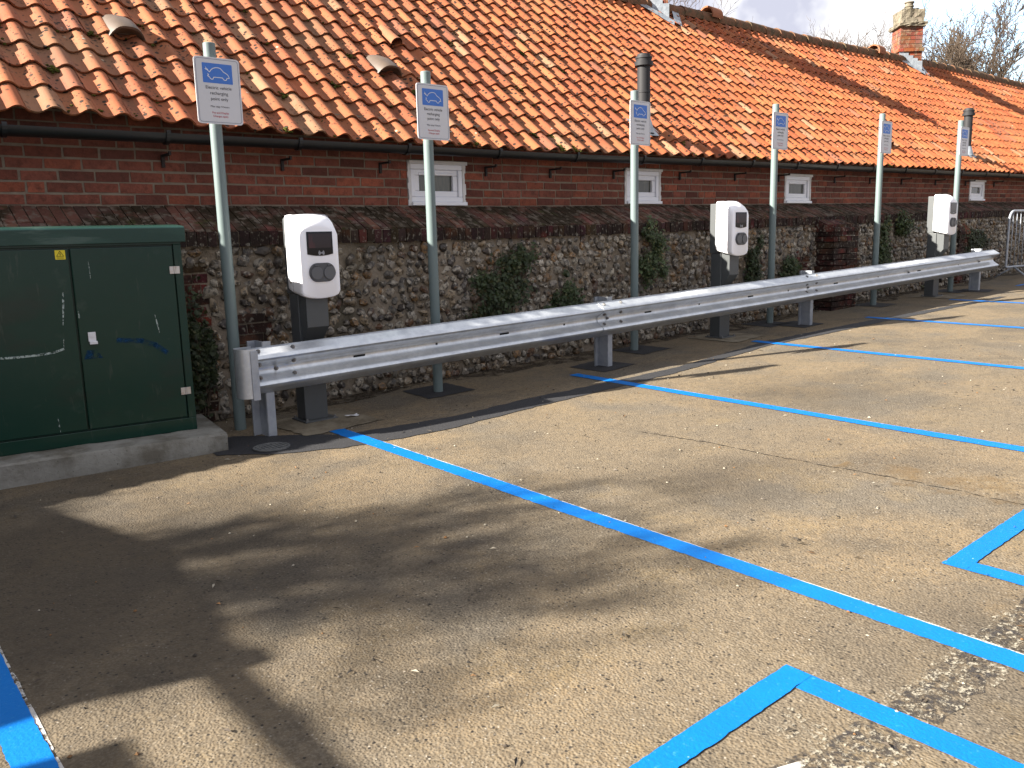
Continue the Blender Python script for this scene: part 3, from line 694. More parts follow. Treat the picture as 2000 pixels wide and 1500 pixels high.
# flue pipes with lead slates
def flue(x, y, ztop, r=.07):
    s = (y-YE)/(YR-YE); zb = roof_pt(x, s, 0)[2]
    mb = MB(); mb.lathe([(r, zb-.12), (r, zb+.40), (r*1.06, zb+.402), (r*1.06, zb+.42), (r, zb+.422), (r, ztop-.12)], x, y, 24)
    f = bpart(mb, 'flue_pipe', 'flue', smooth='auto')
    mb = MB(); z = ztop
    mb.lathe([(r*1.05, z-.13), (r*1.4, z-.128), (r*1.42, z-.085), (r*1.18, z-.083), (r*1.2, z-.055), (r*1.3, z-.053), (r*1.28, z-.035), (r*1.05, z-.03), (r*1.0, z-.008), (r*.55, z)], x, y, 24)
    bpart(mb, 'flue_cap', 'flue', parent=f, smooth='auto')
    mb = MB(); n = 6; vs = []
    for j in range(n+1):
        for i in range(n+1):
            u, v = -.17+.34*i/n, -.14+.32*j/n; p = roof_pt(x+u, s+v/4.2, .045+.008*math.sin(u*60)+random.uniform(-.003, .003)); vs.append(p)
    mb.add(vs, [(j*(n+1)+i, j*(n+1)+i+1, (j+1)*(n+1)+i+1, (j+1)*(n+1)+i) for j in range(n) for i in range(n)])
    mb.lathe([(r*1.7, zb-.02), (r*1.25, zb+.10), (r*1.02, zb+.14)], x, y, 20, caps=False)
    bpart(mb, 'lead_slate', 'lead', parent=f, smooth=True)
flue(7.24, 6.30, 1.87); flue(15.62, 6.345, 1.93)
# diagonal chimneys
def chimney(cx, cy, zr, top, full=True):
    a = R(47); half = .235; cc_, ss_ = math.cos(a), math.sin(a)
    def rp(u, v, z): return (cx+u*cc_-v*ss_, cy+u*ss_+v*cc_, z)
    mb = MB(); z = zr-.55; k = 0
    mo_ = MB(); m0 = half-.008
    P8 = [rp(u, v, zz) for zz in (zr-.7, top-.05) for u, v in ((-m0, -m0), (m0, -m0), (m0, m0), (-m0, m0))]
    mo_.add(P8, [(0, 1, 5, 4), (1, 2, 6, 5), (2, 3, 7, 6), (3, 0, 4, 7), (4, 5, 6, 7)])
    while z < top-.36:
        h = half+(.035 if (zr+.10 < z < zr+.17) else 0)
        for side in range(4):
            ar = side*math.pi/2
            x = -h; q = 0
            while x < h-.01:
                L = min((.215 if (k+q) % 2 else .105), h-x); q += 1
                mb.col = tuple(v*random.uniform(.75, 1.15) for v in random.choice([(.19, .055, .03), (.16, .05, .03), (.15, .07, .045)]))
                pts = []
                for zz in (z, z+.07):
                    for (u, v) in ((x+.004, -h), (x+L-.004, -h), (x+L-.004, -h+.03), (x+.004, -h+.03)):
                        uu = u*math.cos(ar)-v*math.sin(ar); vv = u*math.sin(ar)+v*math.cos(ar); pts.append(rp(uu, vv, zz))
                mb.add(pts, [(0, 1, 5, 4), (4, 5, 6, 7), (0, 3, 2, 1), (1, 2, 6, 5), (0, 4, 7, 3)]); x += L
        z += .082; k += 1
    ch = bpart(mb, 'chimney', 'chim_brick')
    bpart(mo_, 'chimney_core', 'mortar', parent=ch)
    cp = MB()
    def ringbox(h, za, zb_, nn=5, jj=.012):
        vs = []; fs = []
        per = [(-1+2*i/nn, -1) for i in range(nn)]+[(1, -1+2*i/nn) for i in range(nn)]+[(1-2*i/nn, 1) for i in range(nn)]+[(-1, 1-2*i/nn) for i in range(nn)]
        rings = []
        for t in (0, .33, .66, 1):
            zz = za+(zb_-za)*t; rings.append([rp(p[0]*h+random.gauss(0, jj), p[1]*h+random.gauss(0, jj), zz+random.gauss(0, jj*.5)) for p in per])
        cp.loft(rings)
    ringbox(half+.055, top-.37, top-.30); ringbox(half+.0, top-.30, top-.03, jj=.01); ringbox(half-.09, top-.03, top+.02)
    bpart(cp, 'chimney_cap', 'chim_cap', parent=ch)
    pt = MB(); pt.lathe([(.085, top), (.08, top+.05), (.095, top+.055), (.095, top+.075), (.08, top+.08), (.08, top+.13), (.1, top+.135), (.1, top+.155), (.06, top+.157)], cx-.05, cy-.03, 16)
    bpart(pt, 'chimney_pot', 'chim_cap', parent=ch, smooth='auto')
    # stepped lead flashing down both lower faces and its apron on the tiles
    fl = MB(); h = half+.012; slope = (ridge_z(cx)-eave_z(cx))/(YR-YE)
    for side in (0, 3):
        ar = side*math.pi/2
        for i in range(5):
            u0, u1 = -h+2*h*i/5, -h+2*h*(i+1)/5
            P2 = []
            for u in (u0, u1):
                uu = u*math.cos(ar)+h*math.sin(ar); vv = u*math.sin(ar)-h*math.cos(ar); q = rp(uu, vv, 0); zroof = ridge_z(cx)-max(0, abs(q[1]-YR))*slope
                P2.append((q, zroof))
            zt = max(P2[0][1], P2[1][1])+.15
            fl.add([(P2[0][0][0], P2[0][0][1], P2[0][1]-.05), (P2[1][0][0], P2[1][0][1], P2[1][1]-.05), (P2[1][0][0], P2[1][0][1], zt), (P2[0][0][0], P2[0][0][1], zt)], [(0, 1, 2, 3)])
    sA = 1-.02/3.15
    for sg in (-1, 1):
        n = 8; vs = []
        for i in range(n+1):
            t = i/n; x = cx+sg*(.36*(1-t)+.0*t); yy = YR-.02-(.36*t); s = (yy-YE)/(YR-YE)
            for (e, hh) in ((0, .06), (.13, .045)):
                vs.append(roof_pt(x+sg*e*.7, s-e/4.2*.9, hh+random.uniform(-.004, .004)))
        fl.add(vs, [(2*i, 2*i+1, 2*i+3, 2*i+2) for i in range(n)])
    bpart(fl, 'lead_flashing', 'lead', parent=ch, fixn=True)
chimney(10.68, 9.15, ridge_z(10.7), 4.85); chimney(19.02, 9.1, ridge_z(19.0), 4.53)

# ---------------------------------------------------------------- sign posts
def textmesh(txt, size, cx, z, y, m, parent, bold=0):
    cu = bpy.data.curves.new('lettering', 'FONT'); cu.body = txt; cu.size = size; cu.align_x = 'CENTER'; cu.offset = bold
    o = bpy.data.objects.new('tmp', cu); COL.objects.link(o); bpy.context.view_layer.update()
    me = bpy.data.meshes.new_from_object(o.evaluated_get(bpy.context.evaluated_depsgraph_get())); bpy.data.objects.remove(o)
    me.transform(Matrix.Translation((cx, y, z)) @ Matrix.Rotation(R(90), 4, 'X')); me.materials.clear(); me.materials.append(M[m])
    ob = bpy.data.objects.new('lettering', me); COL.objects.link(ob); ob.parent = parent; return ob
def rrect(cx, cz, w, h, r, n=5):
    P = []
    for (sx, sz, a0) in ((1, 1, 0), (-1, 1, 90), (-1, -1, 180), (1, -1, 270)):
        for k in range(n+1):
            a = R(a0+90*k/n); P.append((cx+sx*(w/2-r)+r*math.cos(a), cz+sz*(h/2-r)+r*math.sin(a)))
    return P
HP = 2.476
sp = thing('sign_post', 'x', 'sign', (0, 0, 0), 0, 'sign posts standing behind the crash barrier')
mb = MB(); mb.lathe([(.038, -.02), (.038, HP-.004), (.034, HP)], 0, 0, 24); mb.build('post', 'post_paint', sp, smooth='auto')
pc_, pz = .016, HP-.095-.2
mb = MB(); mb.prism(rrect(pc_, pz, .29, .40, .022), -.058, -.053)
pl = mb.build('sign_plate', 'plate', sp)
mb = MB(); P = rrect(pc_, pz, .268, .378, .016); mb.ribbon(P+[P[0]], .0022, -.0588); mb.build('border_line', 'sign_line', pl, fixn=False)
sw, sh = .19, .118; sx0, sz1 = pc_-sw/2, pz+.2-.036
mb = MB(); mb.prism(rrect(pc_, sz1-sh/2, sw, sh, .004, 2), -.0588, -.0582); mb.build('blue_panel', 'sign_blue', pl)
def U(u, v): return (sx0+u*sw, sz1-v*sh)
car = [(.17, .55), (.20, .61), (.165, .64), (.185, .70), (.22, .70), (.25, .78), (.29, .82), (.335, .80), (.365, .70), (.66, .70), (.69, .78), (.735, .82), (.785, .79), (.81, .70), (.885, .69), (.865, .58), (.83, .51), (.76, .44), (.70, .39), (.655, .31), (.61, .235), (.55, .205), (.46, .205), (.37, .245), (.30, .32), (.235, .45), (.20, .41), (.155, .31)]
mb = MB(); mb.ribbon([U(*p) for p in car], .0046, -.0594); mb.ribbon([U(.175, .36), U(.12, .30)], .009, -.0594); mb.ribbon([U(.135, .30), U(.12, .22)], .003, -.0594); mb.ribbon([U(.12, .34), U(.09, .30)], .003, -.0594)
mb.build('car_symbol', 'sign_white', pl, fixn=False)
for txt, sz, dz, m, bo in (('Electric vehicle', .0275, .190, 'ink', .0004), ('recharging', .0275, .223, 'ink', .0004), ('point only', .0275, .257, 'ink', .0004), ('Max stay 4 hours', .0175, .300, 'ink', .0004), ('Pay and Display', .0172, .337, 'ink_red', .0004), ('Charges apply', .0172, .358, 'ink_red', .0004)):
    textmesh(txt, sz, pc_, pz+.2-dz, -.0592, m, pl, 0.0)
for dz in (.07, .33):
    mb = MB(); z = pz+.2-dz; mb.tube([(.041*math.cos(t), .041*math.sin(t), z) for t in np.linspace(R(-100), R(260), 25)], .0035, 6); mb.box(-.02, .02, -.053, -.036, z-.012, z+.012)
    mb.build('post_clamp', 'galv_dull', sp)
PO = [(2.172, 5.454, 1.227), (3.778, 5.412, 1.208), (6.223, 5.527, 1.294), (8.64, 5.578, 1.365), (10.855, 5.458, 1.401), (12.99, 5.374, 1.446)]
SL_ = ['electric vehicle bay sign on the post beside the green cabinet, nearest of the row',
       'electric vehicle bay sign on the post in front of the first small window',
       'electric vehicle bay sign on the post before the second window, below the grey flue',
       'electric vehicle bay sign on the post just right of the middle charger',
       'electric vehicle bay sign on the post between the middle and the far charger',
       'electric vehicle bay sign on the farthest post, directly behind the far charger']
for i, (x, y, zt) in enumerate(PO):
    o = sp if i == 0 else copy_tree(sp)
    o.location = (x, y, zt-HP); o['label'] = SL_[i]; o.rotation_euler = (0, 0, (0, .01, .02, -.02, .01, 0)[i])

# ---------------------------------------------------------------- chargers
cg = thing('charging_point', 'x', 'charging point', (0, 0, 0), 0, 'charging points behind the crash barrier')
# local frame: x right, y back, z up from the ground pad; housing front face at y=-.16
HB, HT = .862, 1.405
def hring(w, zb, zt, y, r, arch):
    P = []
    for k in range(9):          # top edge, arched
        t = k/8; x = -w/2+r+(w-2*r)*t; P.append((x, y, zt-arch*(2*t-1)**2*.55))
    a = [(w/2-r*.3, zt-arch*.55-r*.3), (w/2, zt-arch*.55-r)]
    P += [(p[0], y, p[1]) for p in a]
    P += [(w/2, y, zb+r*.8), (w/2-r*.35, y, zb+r*.25)]
    for k in range(7):
        t = 1-k/6; x = -w/2+r+(w-2*r)*t; P.append((x, y, zb-.010*(1-(2*t-1)**2)))
    P += [(-w/2+r*.35, y, zb+r*.25), (-w/2, y, zb+r*.8), (-w/2, y, zt-arch*.55-r), (-w/2+r*.3, y, zt-arch*.55-r*.3)]
    return P
w = .285
rings = [hring(w*.97, HB+.055, HT-.002, .040, .02, .0), hring(w, HB+.048, HT, .032, .02, .0), hring(w, HB+.03, HT+.002, -.02, .022, .006), hring(w, HB+.014, HT-.006, -.075, .036, .026),
         hring(w, HB+.004, HT-.026, -.115, .042, .036), hring(w, HB, HT-.052, -.140, .044, .042), hring(w*.985, HB+.003, HT-.070, -.155, .044, .042), hring(w*.95, HB+.010, HT-.085, -.160, .040, .038)]
mb = MB(); mb.loft(rings); hs = mb.build('housing', 'white_plastic', cg, smooth='auto')
mb = MB(); mb.box(-.105, .072, .041, .140, HB+.021, HT-.022); mb.build('back_column', 'dark_grey', cg, bevel=.005)
zf = HT-.115
def arcpoly(x0, x1, z0, z1, sag, n=8): return [(x1, z1), (x0, z1), (x0, z0+sag)]+[(x0+(x1-x0)*k/n, z0+sag*(2*k/n-1)**2) for k in range(n+1)]+[(x1, z0+sag)]
mb = MB(); mb.prism([(.098, zf), (-.088, zf), (-.088, zf-.145)]+[(-.088+.186*k/8, zf-.157+.012*(2*k/8-1)**2) for k in range(9)], -.164, -.1605)
sc_ = mb.build('screen', 'screen', cg)
mb = MB()
cxr, czr = .012, zf-.138
for rr in (.008, .014, .020):
    for s0 in (-1, 1):
        mb.ribbon([(cxr+s0*rr*math.cos(t), czr+rr*math.sin(t)) for t in np.linspace(-.8, .8, 7)], .0022, -.1648)
mb.ribbon([(cxr-.002, czr), (cxr+.002, czr)], .004, -.1648)
mb.build('contactless_symbol', 'sign_white', sc_, fixn=False)
mb = MB(); mb.prism([(.086, zf-.012), (-.076, zf-.012), (-.076, zf-.105), (.086, zf-.105)], -.1648, -.1641); mb.build('display_reflection', 'display_reflection', sc_)
mb = MB(); sr = hring(w+.003, HB+.024, HT+.003, -.040, .024, .012); mb.tube([Vector(p) for p in sr]+[Vector(sr[0])], .0016, 5, cap=False); mb.build('cover_seam', 'seam', hs, fixn=False)
for zz in (HB+.10, HT-.14):
    mb = MB(); mb.tube([(-w/2-.001, -.012, zz), (-w/2-.004, -.012, zz)], .006, 10); mb.build('cover_screw', 'bolt', hs)
mb = MB(); zs = zf-.265; mb.prism(rrect(.010, zs, .190, .124, .06, 8), -.170, -.1605); sk = mb.build('socket_panel', 'socket', cg, bevel=.003)
for dx in (-.043, .050):
    mb = MB(); P = [(.010+dx+.043*math.cos(t), zs-.004+.043*math.sin(t)) for t in np.linspace(0, 2*math.pi, 25)[:-1]]
    mb.prism(P, -.177, -.1702); mb.box(.010+dx-.014, .010+dx+.014, -.179, -.1702, zs+.042, zs+.05)
    mb.build('socket_lid', 'socket_lid', sk, bevel=.002)
mb = MB(); mb.box(-.100, .072, .0, .125, .012, HB+.02); pd = mb.build('pedestal', 'dark_grey', cg, bevel=.005)
mb = MB(); mb.add([(-.085, -.0008, HB-.32), (.06, -.0008, HB-.32), (.07, -.10, HB-.20), (-.09, -.10, HB-.20), (.07, -.10, HB+.03), (-.09, -.10, HB+.03), (.07, -.0008, HB+.03), (-.09, -.0008, HB+.03)],
        [(0, 1, 2, 3), (3, 2, 4, 5), (1, 6, 4, 2), (0, 3, 5, 7)]); mb.build('bracket', 'dark_grey', cg, bevel=.003)
mb = MB(); mb.tube([(.0, .0, HB-.345), (.0, -.006, HB-.345)], .006, 10); mb.build('lock_screw', 'steel', pd)
mb = MB(); mb.box(-.125, .125, -.05, .165, .004, .014); bpz = mb.build('base_plate', 'dark_grey', cg, bevel=.003)
for sx in (-1, 1):
    for yy in (-.032, .147):
        mb = MB(); mb.tube([(sx*.105, yy, .014), (sx*.105, yy, .03)], .009, 6); mb.build('anchor_bolt', 'bolt', bpz)
CHG = [(2.66, 5.265, 'white charging point behind the near end of the barrier, beside the green cabinet'), (7.405, 5.31, 'white charging point in the middle of the barrier between the third and fourth sign posts'), (12.24, 5.25, 'white charging point farthest away, standing in front of the last sign post')]
for i, (x, y, lb) in enumerate(CHG):
    o = cg if i == 0 else copy_tree(cg); o.location = (x, y, gz(x, y)); o['label'] = lb

# ---------------------------------------------------------------- crash barrier
RY = 5.05
cb = thing('crash_barrier', 'long galvanised double wave crash barrier on four steel posts in front of the chargers', 'crash barrier', (2.1, RY, gz(2.1, RY)))
CO = (2.1, RY, gz(2.1, RY))
rail_top = lambda x: -.7115+.0234*x
wp = [(.0, .0), (.004, -.006), (-.052, -.040), (-.072, -.052), (-.078, -.066), (-.072, -.080), (-.052, -.092), (-.012, -.118), (.0, -.130), (.004, -.150), (.0, -.170), (-.012, -.182), (-.052, -.208), (-.072, -.220), (-.078, -.234), (-.072, -.248), (-.052, -.262), (.0, -.296), (.006, -.300)]
def beam(x0, x1, yo, flare=0):
    mb = MB(); n = max(2, int((x1-x0)/.5)); rings = []
    for i in range(n+1):
        x = x0+(x1-x0)*i/n; zt = rail_top(x)
        a = [(x, RY+yo+p[0]+.03, zt+p[1]) for p in wp]; b_ = [(x, RY+yo+p[0]+.034, zt+p[1]+(.0)) for p in wp[::-1]]
        rings.append(a+b_)
    mb.loft(rings); return mb.build('beam', 'galv', cb, smooth='auto', off=CO)
bs = [beam(2.105, 5.33, 0), beam(5.24, 8.56, -.0065), beam(8.46, 13.72, 0)]
def yof(h):   # outward offset of the W profile at depth h below the top edge
    for p, q in zip(wp[1:], wp[2:]):
        if q[1] <= h <= p[1]: return p[0]+(q[0]-p[0])*(h-p[1])/(q[1]-p[1])
    return 0
def bolt(x, h, yo, par):
    z = rail_top(x)+h; y = RY+.03+yo+yof(h); mb = MB()
    mb.tube([(x, y+.004, z), (x, y-.012, z)], .012, 6); mb.tube([(x, y-.012, z), (x, y-.02, z)], .006, 8); mb.tube([(x, y+.002, z), (x, y-.002, z)], .016, 12); mb.build('bolt', 'bolt', par, off=CO)
for par, xx, yo in ((bs[0], 2.165, 0), (bs[0], 2.40, 0), (bs[1], 5.29, -.0065), (bs[1], 5.50, -.0065), (bs[2], 8.52, 0), (bs[2], 8.72, 0)):
    for h in (-.024, -.107, -.193, ): bolt(xx, h, yo, par)
for par, xx, yo in ((bs[0], 2.29, 0), (bs[1], 5.36, -.0065), (bs[2], 8.6, 0), (bs[2], 11.0, 0), (bs[2], 13.2, 0)): bolt(xx, -.15, yo, par)
for par, xs_, yo in ((bs[0], (2.9, 3.55, 4.2, 4.85), 0), (bs[1], (5.9, 6.65, 7.5, 8.2), -.0065), (bs[2], (9.2, 10.2, 11.3, 12.5), 0)):
    for k, xx in enumerate(xs_):
        mb = MB(); L = .045 if k % 2 == 0 else .008; z = rail_top(xx)-.15; y = RY+.03+yo+.0015
        mb.prism([(xx-L, z-.007-.0234*L), (xx+L, z-.007+.0234*L), (xx+L, z+.007+.0234*L), (xx-L, z+.007-.0234*L)], y-.0012+.0, y+.0015); mb.build('slot', 'dark', par, off=CO)
# bull-nose terminal at the near end
mb = MB(); z0, z1 = rail_top(2.1)-.305, rail_top(2.1)+.004
path = [(2.125, RY-.054), (2.085, RY-.056), (2.052, RY-.05), (2.032, RY-.03), (2.022, RY), (2.022, RY+.04), (2.035, RY+.075), (2.06, RY+.095), (2.16, RY+.10)]
ring_o = []
rg = [[(x, y, z0), (x, y, z1), (x+(.004 if i < 6 else 0), y+.004, z1), (x+(.004 if i < 6 else 0), y+.004, z0)] for i, (x, y) in enumerate(path)]
mb.loft(rg); tn = mb.build('end_terminal', 'galv', cb, smooth='auto', off=CO)
mb = MB(); mb.box(2.086, 2.132, RY-.064, RY-.058, z0-.012, z1-.012); mb.build('end_plate', 'galv_dull', tn, off=CO)
for (x, d) in ((2.215, 0), (5.39, 0), (8.69, 0), (13.28, 0)):
    mb = MB(); g0 = gz(x, RY)-.02; zt = rail_top(x)+.03; y0 = RY+.045
    mb.box(x-.0, x+.055, y0, y0+.006, g0, zt); mb.box(x-.003, x+.003, y0+.0065, y0+.11, g0, zt); mb.box(x-.055, x+.003, y0+.1105, y0+.1165, g0, zt); mb.box(x-.058, x-.0525, y0+.095, y0+.11, g0, zt)
    mb.build('post', 'galv_dull', cb, off=CO)

# ---------------------------------------------------------------- green cabinet on its plinth
CR = R(-6.5)
pln = MB()
def rough_box(m, x0, x1, y0, y1, z0, z1, n=26, j=.004):
    rings = []
    prof_ = [(y0, z0), (y0-.001, z0+(z1-z0)*.5), (y0, z1-.012), (y0+.012, z1), (y0+(y1-y0)*.3, z1+.001), (y0+(y1-y0)*.6, z1), (y1, z1), (y1, z0)]
    for i in range(n+1):
        x = x0+(x1-x0)*i/n; rings.append([(x+random.gauss(0, j*.5), a+random.gauss(0, j*.6), b_+random.gauss(0, j*.5)) for a, b_ in prof_])
    m.loft(rings)
rough_box(pln, -1.6, 0, 0, .72, -.25, 0)
po = pln.build('concrete_plinth', 'concrete', smooth='auto'); po.location = (1.895, 4.975, -1.15); po.rotation_euler = (0, 0, CR-.03)
tag(po, 'long stained concrete plinth with a rounded edge under the green cabinet', 'plinth')
cab = thing('utility_cabinet', 'dark green metal double door cabinet with scratches, standing on a concrete plinth', 'cabinet', (1.805, 5.225, -1.149), CR)
D = .36
mb = MB(); mb.box(-1.225, 0, .022, D, 0, 1.17)
mb.box(-1.225, 0, 0, .022, 0, .078); mb.box(-1.225, 0, 0, .022, 1.142, 1.17); mb.box(-.045, 0, 0, .022, .078, 1.142); mb.box(-1.225, -1.18, 0, .022, .078, 1.142)
mb.build('body', 'green', cab, bevel=.003)
mb = MB()
mb.prism([(-.02, 1.155), (-.022, 1.24), (-.012, 1.25), (D/2, 1.262), (D+.02, 1.25), (D+.02, 1.155)], -1.25, .026, 'x'); mb.build('lid', 'green_lid', cab, bevel=.004)
def door(x0, x1, hx):
    mb = MB(); mb.box(x0, x1, -.002, .016, .086, 1.134); d = mb.build('door', 'green', cab, bevel=.006); return d
dR = door(-.603, -.052, 0); dL = door(-1.172, -.612, 0)
for z in (.99, .25):
    mb = MB(); mb.box(-.078, -.054, -.010, -.0025, z-.022, z+.022); mb.box(-.043, -.02, -.008, -.0005, z-.022, z+.022); mb.tube([(-.049, -.006, z-.022), (-.049, -.006, z+.022)], .006, 10); mb.build('hinge', 'steel', cab, bevel=.001)
mb = MB(); mb.box(-.557, -.517, -.010, -.0025, .60, .655); mb.box(-.553, -.512, -.022, -.0025, .585, .602); mb.tube([(-.537, -.010, .635), (-.537, -.013, .635)], .012, 14); mb.build('handle', 'litter', dR, bevel=.002)
mb = MB(); mb.prism(rrect(-.652, 1.100, .052, .052, .002, 1), -.0032, -.0024); lb = mb.build('warning_label', 'yellow', dL)
mb = MB(); T = [(-.670, 1.092), (-.634, 1.092), (-.652, 1.121), (-.670, 1.092)]; mb.ribbon(T, .0028, -.0036); mb.ribbon([(-.650, 1.113), (-.655, 1.104), (-.648, 1.104), (-.653, 1.095)], .0022, -.0036)
for k in range(2): mb.ribbon([(-.670, 1.085-.005*k), (-.634, 1.085-.005*k)], .0014, -.0036)
mb.build('hazard_symbol', 'ink', lb, fixn=False)
def scr(pts, w, d, m='scratch', y=-.0027):
    mb = MB(); o = [(a+random.uniform(-.002, .002), b_) for a, b_ in pts]
    for (x0, z0), (x1, z1), wa, wb_ in zip(o, o[1:], w, w[1:]):
        mb.add([(x0-wa, y, z0), (x0+wa, y, z0), (x1+wb_, y, z1), (x1-wb_, y, z1)], [(0, 1, 2, 3)])
    mb.build('scratch', m, d, fixn=False)
scr([(-.660, .90), (-.665, .84), (-.672, .77), (-.680, .70)], [.002, .005, .004, .001], dL)
scr([(-.683, .63), (-.687, .58)], [.003, .001], dL); 
mb = MB(); mb.ribbon([(-.69, .57), (-.74, .555), (-.82, .548), (-.93, .545), (-1.05, .55)], .012, -.0027); mb.build('scratch', 'scratch', dL, fixn=False)
scr([(-.76, .18), (-.758, .13), (-.755, .09)], [.001, .003, .001], dL)
scr([(-.515, 1.06), (-.513, 1.02), (-.512, .96)], [.0012, .0015, .001], dR)
scr([(-.185, .73), (-.178, .68), (-.170, .62)], [.001, .004, .001], dR)
scr([(-.595, .78), (-.59, .74)], [.001, .005], dR)
mb = MB(); mb.ribbon([(-.40, .595), (-.27, .58), (-.20, .55), (-.14, .50)], .028, -.0027); mb.build('paint_smear', 'bluepaint_smear', dR, fixn=False)
mb = MB(); mb.prism([(-.59, .50), (-.49, .50), (-.52, .55), (-.57, .55)], -.0029, -.0024); mb.build('paint_smear', 'bluepaint_smear', dR)

# ---------------------------------------------------------------- small things on the ground
mb = MB(); cx, cy = 2.105, 4.82
P = []
for (rr, h) in ((.112, .005), (.112, .012), (.100, .0125), (.100, .009), (.0, .010)):
    P.append([(cx+rr*math.cos(t), cy+rr*.95*math.sin(t), gz(cx, cy)+h) for t in np.linspace(0, 2*math.pi, 33)[:-1]])
mb.loft(P)
for k in range(-3, 4): mb.box(cx+k*.026-.006, cx+k*.026+.006, cy-.07+.006*abs(k), cy+.07-.006*abs(k), gz(cx, cy)+.009, gz(cx, cy)+.0135)
tag(mb.build('manhole_cover', 'cover', smooth='auto'), 'small round iron cover set in fresh black tarmac near the cabinet plinth', 'cover')
mb = MB(); cx, cy = 2.86, 5.16
vs = [(cx+u*.045+random.uniform(-.006, .006), cy+v*.018+random.uniform(-.006, .006), gz(cx, cy)+.012+random.uniform(0, .014)) for v in (-1, 0, 1) for u in (-1, -.3, .4, 1)]
mb.add(vs, [(j*4+i, j*4+i+1, (j+1)*4+i+1, (j+1)*4+i) for j in range(2) for i in range(3)]); 
o = mb.build('litter', 'litter', fixn=False); sm = o.modifiers.new('thick', 'SOLIDIFY'); sm.thickness = .002
tag(o, 'crumpled white scrap of litter beside the base of the near charging point', 'litter')
mb = MB()
for k in range(1500):
    if k < 650: x, y = random.uniform(1.9, 15), 5.84-abs(random.gauss(0, .10))
    else: x, y = random.uniform(.3, 9), random.uniform(.7, 5)
    r = random.uniform(.003, .008)*(1.6 if random.random() < .05 else 1); z = gz(x, y)
    mb.col = random.choice([(.3, .27, .21), (.12, .1, .08), (.03, .025, .02), (.035, .028, .02), (.05, .038, .028), (.14, .07, .025)])
    if random.random() < .45:
        a = random.uniform(0, 6.28); L = r*random.uniform(1.5, 3); dx, dy = math.cos(a)*L, math.sin(a)*L; nx_, ny_ = -math.sin(a)*r*.6, math.cos(a)*r*.6
        mb.add([(x-dx, y-dy, z+.006), (x+nx_, y+ny_, z+.012), (x+dx, y+dy, z+.007), (x-nx_, y-ny_, z+.009)], [(0, 1, 2, 3)])
    else:
        o6 = [(1, 0, 0), (-1, 0, 0), (0, 1, 0), (0, -1, 0), (0, 0, .8), (0, 0, -.5)]
        mb.add([(x+p[0]*r*random.uniform(.7, 1.2), y+p[1]*r*random.uniform(.7, 1.2), z+.003+p[2]*r) for p in o6], [(0, 2, 4), (2, 1, 4), (1, 3, 4), (3, 0, 4), (2, 0, 5), (1, 2, 5), (3, 1, 5), (0, 3, 5)])
mb.build('grit_and_leaves', 'debris', kind='stuff', fixn=False)

# ---------------------------------------------------------------- ivy and weeds on the wall
def ivy(x, z, w, h, n, label, cat='plant', name='ivy_plant', th=.07, droop=0, leafsz=.017, tone=1):
    y = YF-.03; root = thing(name, label, cat, (x, y, gz(x, y)), 0, 'plants growing on the flint wall')
    off = (x, y, gz(x, y)); mb = MB()
    lobes = [(random.gauss(0, .42), random.gauss(0, .45), random.uniform(.12, .45)) for _ in range(16)]
    for k in range(n):
        lx, lz, lr = random.choice(lobes)
        u = lx+random.gauss(0, lr*.5); v = lz+random.gauss(0, lr*.5)
        px, pz_ = x+u*w/2, z+v*h/2; py = y-abs(random.gauss(0, th*.42))*max(.2, 1-(u*u+v*v)*.3)
        if pz_ < gz(px, py)+.01: continue
        s = leafsz*random.choice((.5, .7, .9, 1.1, 1.5))*random.uniform(.8, 1.15); nr = Vector((random.gauss(0, .5), -1, random.gauss(.3, .5))).normalized()
        t1 = nr.cross(Vector((0, 0, 1))).normalized(); a = random.uniform(0, 6.28); t2 = nr.cross(t1); e1 = t1*math.cos(a)+t2*math.sin(a); e2 = nr.cross(e1)
        c = Vector((px, py, pz_)); b_ = random.uniform(.5, 1.5)*tone
        mb.col = (.028*b_, .044*b_, .014*b_) if random.random() < .8 else (.055*b_, .055*b_, .018*b_)
        mb.add([c-e1*s, c-e2*s*.7+e1*s*.1, c+e1*s+nr*s*.2, c+e2*s*.7+e1*s*.1], [(0, 1, 2, 3)])
    mb.build('leaves', 'leaf', root, off=off, fixn=False)
    mb = MB()
    for k in range(9):
        xx = x+random.uniform(-.25, .25)*w; z0 = max(gz(x, y), z-h*.5); pts = [(xx+random.gauss(0, .02)*q, y-.012*q*(1-q/6), z0+(h*.8)*q/5) for q in range(6)]
        mb.tube(pts, [.005, .0045, .004, .003, .002, .0012], 5)
    mb.build('stems', 'stem', root, off=off)
    return root
ivy(2.02, -.72, .34, .95, 2300, 'dark ivy hanging on the brick quoin between the green cabinet and first sign post', tone=.6)
ivy(4.72, -.52, .75, .62, 3400, 'broad dark ivy patch on the flint wall right of the second sign post', tone=.75)
ivy(5.0, -.22, .42, .34, 900, 'small ivy tuft high on the flint wall right of the second sign post', tone=.8)
ivy(5.55, -.62, .40, .42, 1500, 'small ivy patch low on the flint wall just above the barrier joint', tone=.9)
ivy(6.78, -.22, .46, .62, 2600, 'grey green bushy weed growing under the coping at the third sign post', th=.12, leafsz=.014, tone=1.15, name='weed')
ivy(8.62, -.45, .42, .62, 1800, 'narrow ivy column on the flint wall behind the fourth sign post', tone=.8)
ivy(9.35, -.52, .62, .40, 1900, 'spreading ivy between the fourth sign post and the brick buttress', tone=.95)
ivy(11.75, -.40, .80, .95, 3800, 'tall green ivy curtain on the wall around the fifth sign post', tone=1.1)
ivy(12.25, .02, .50, .36, 1600, 'feathery weed sprouting from the coping right of the fifth sign post', th=.16, tone=1.2, name='weed')
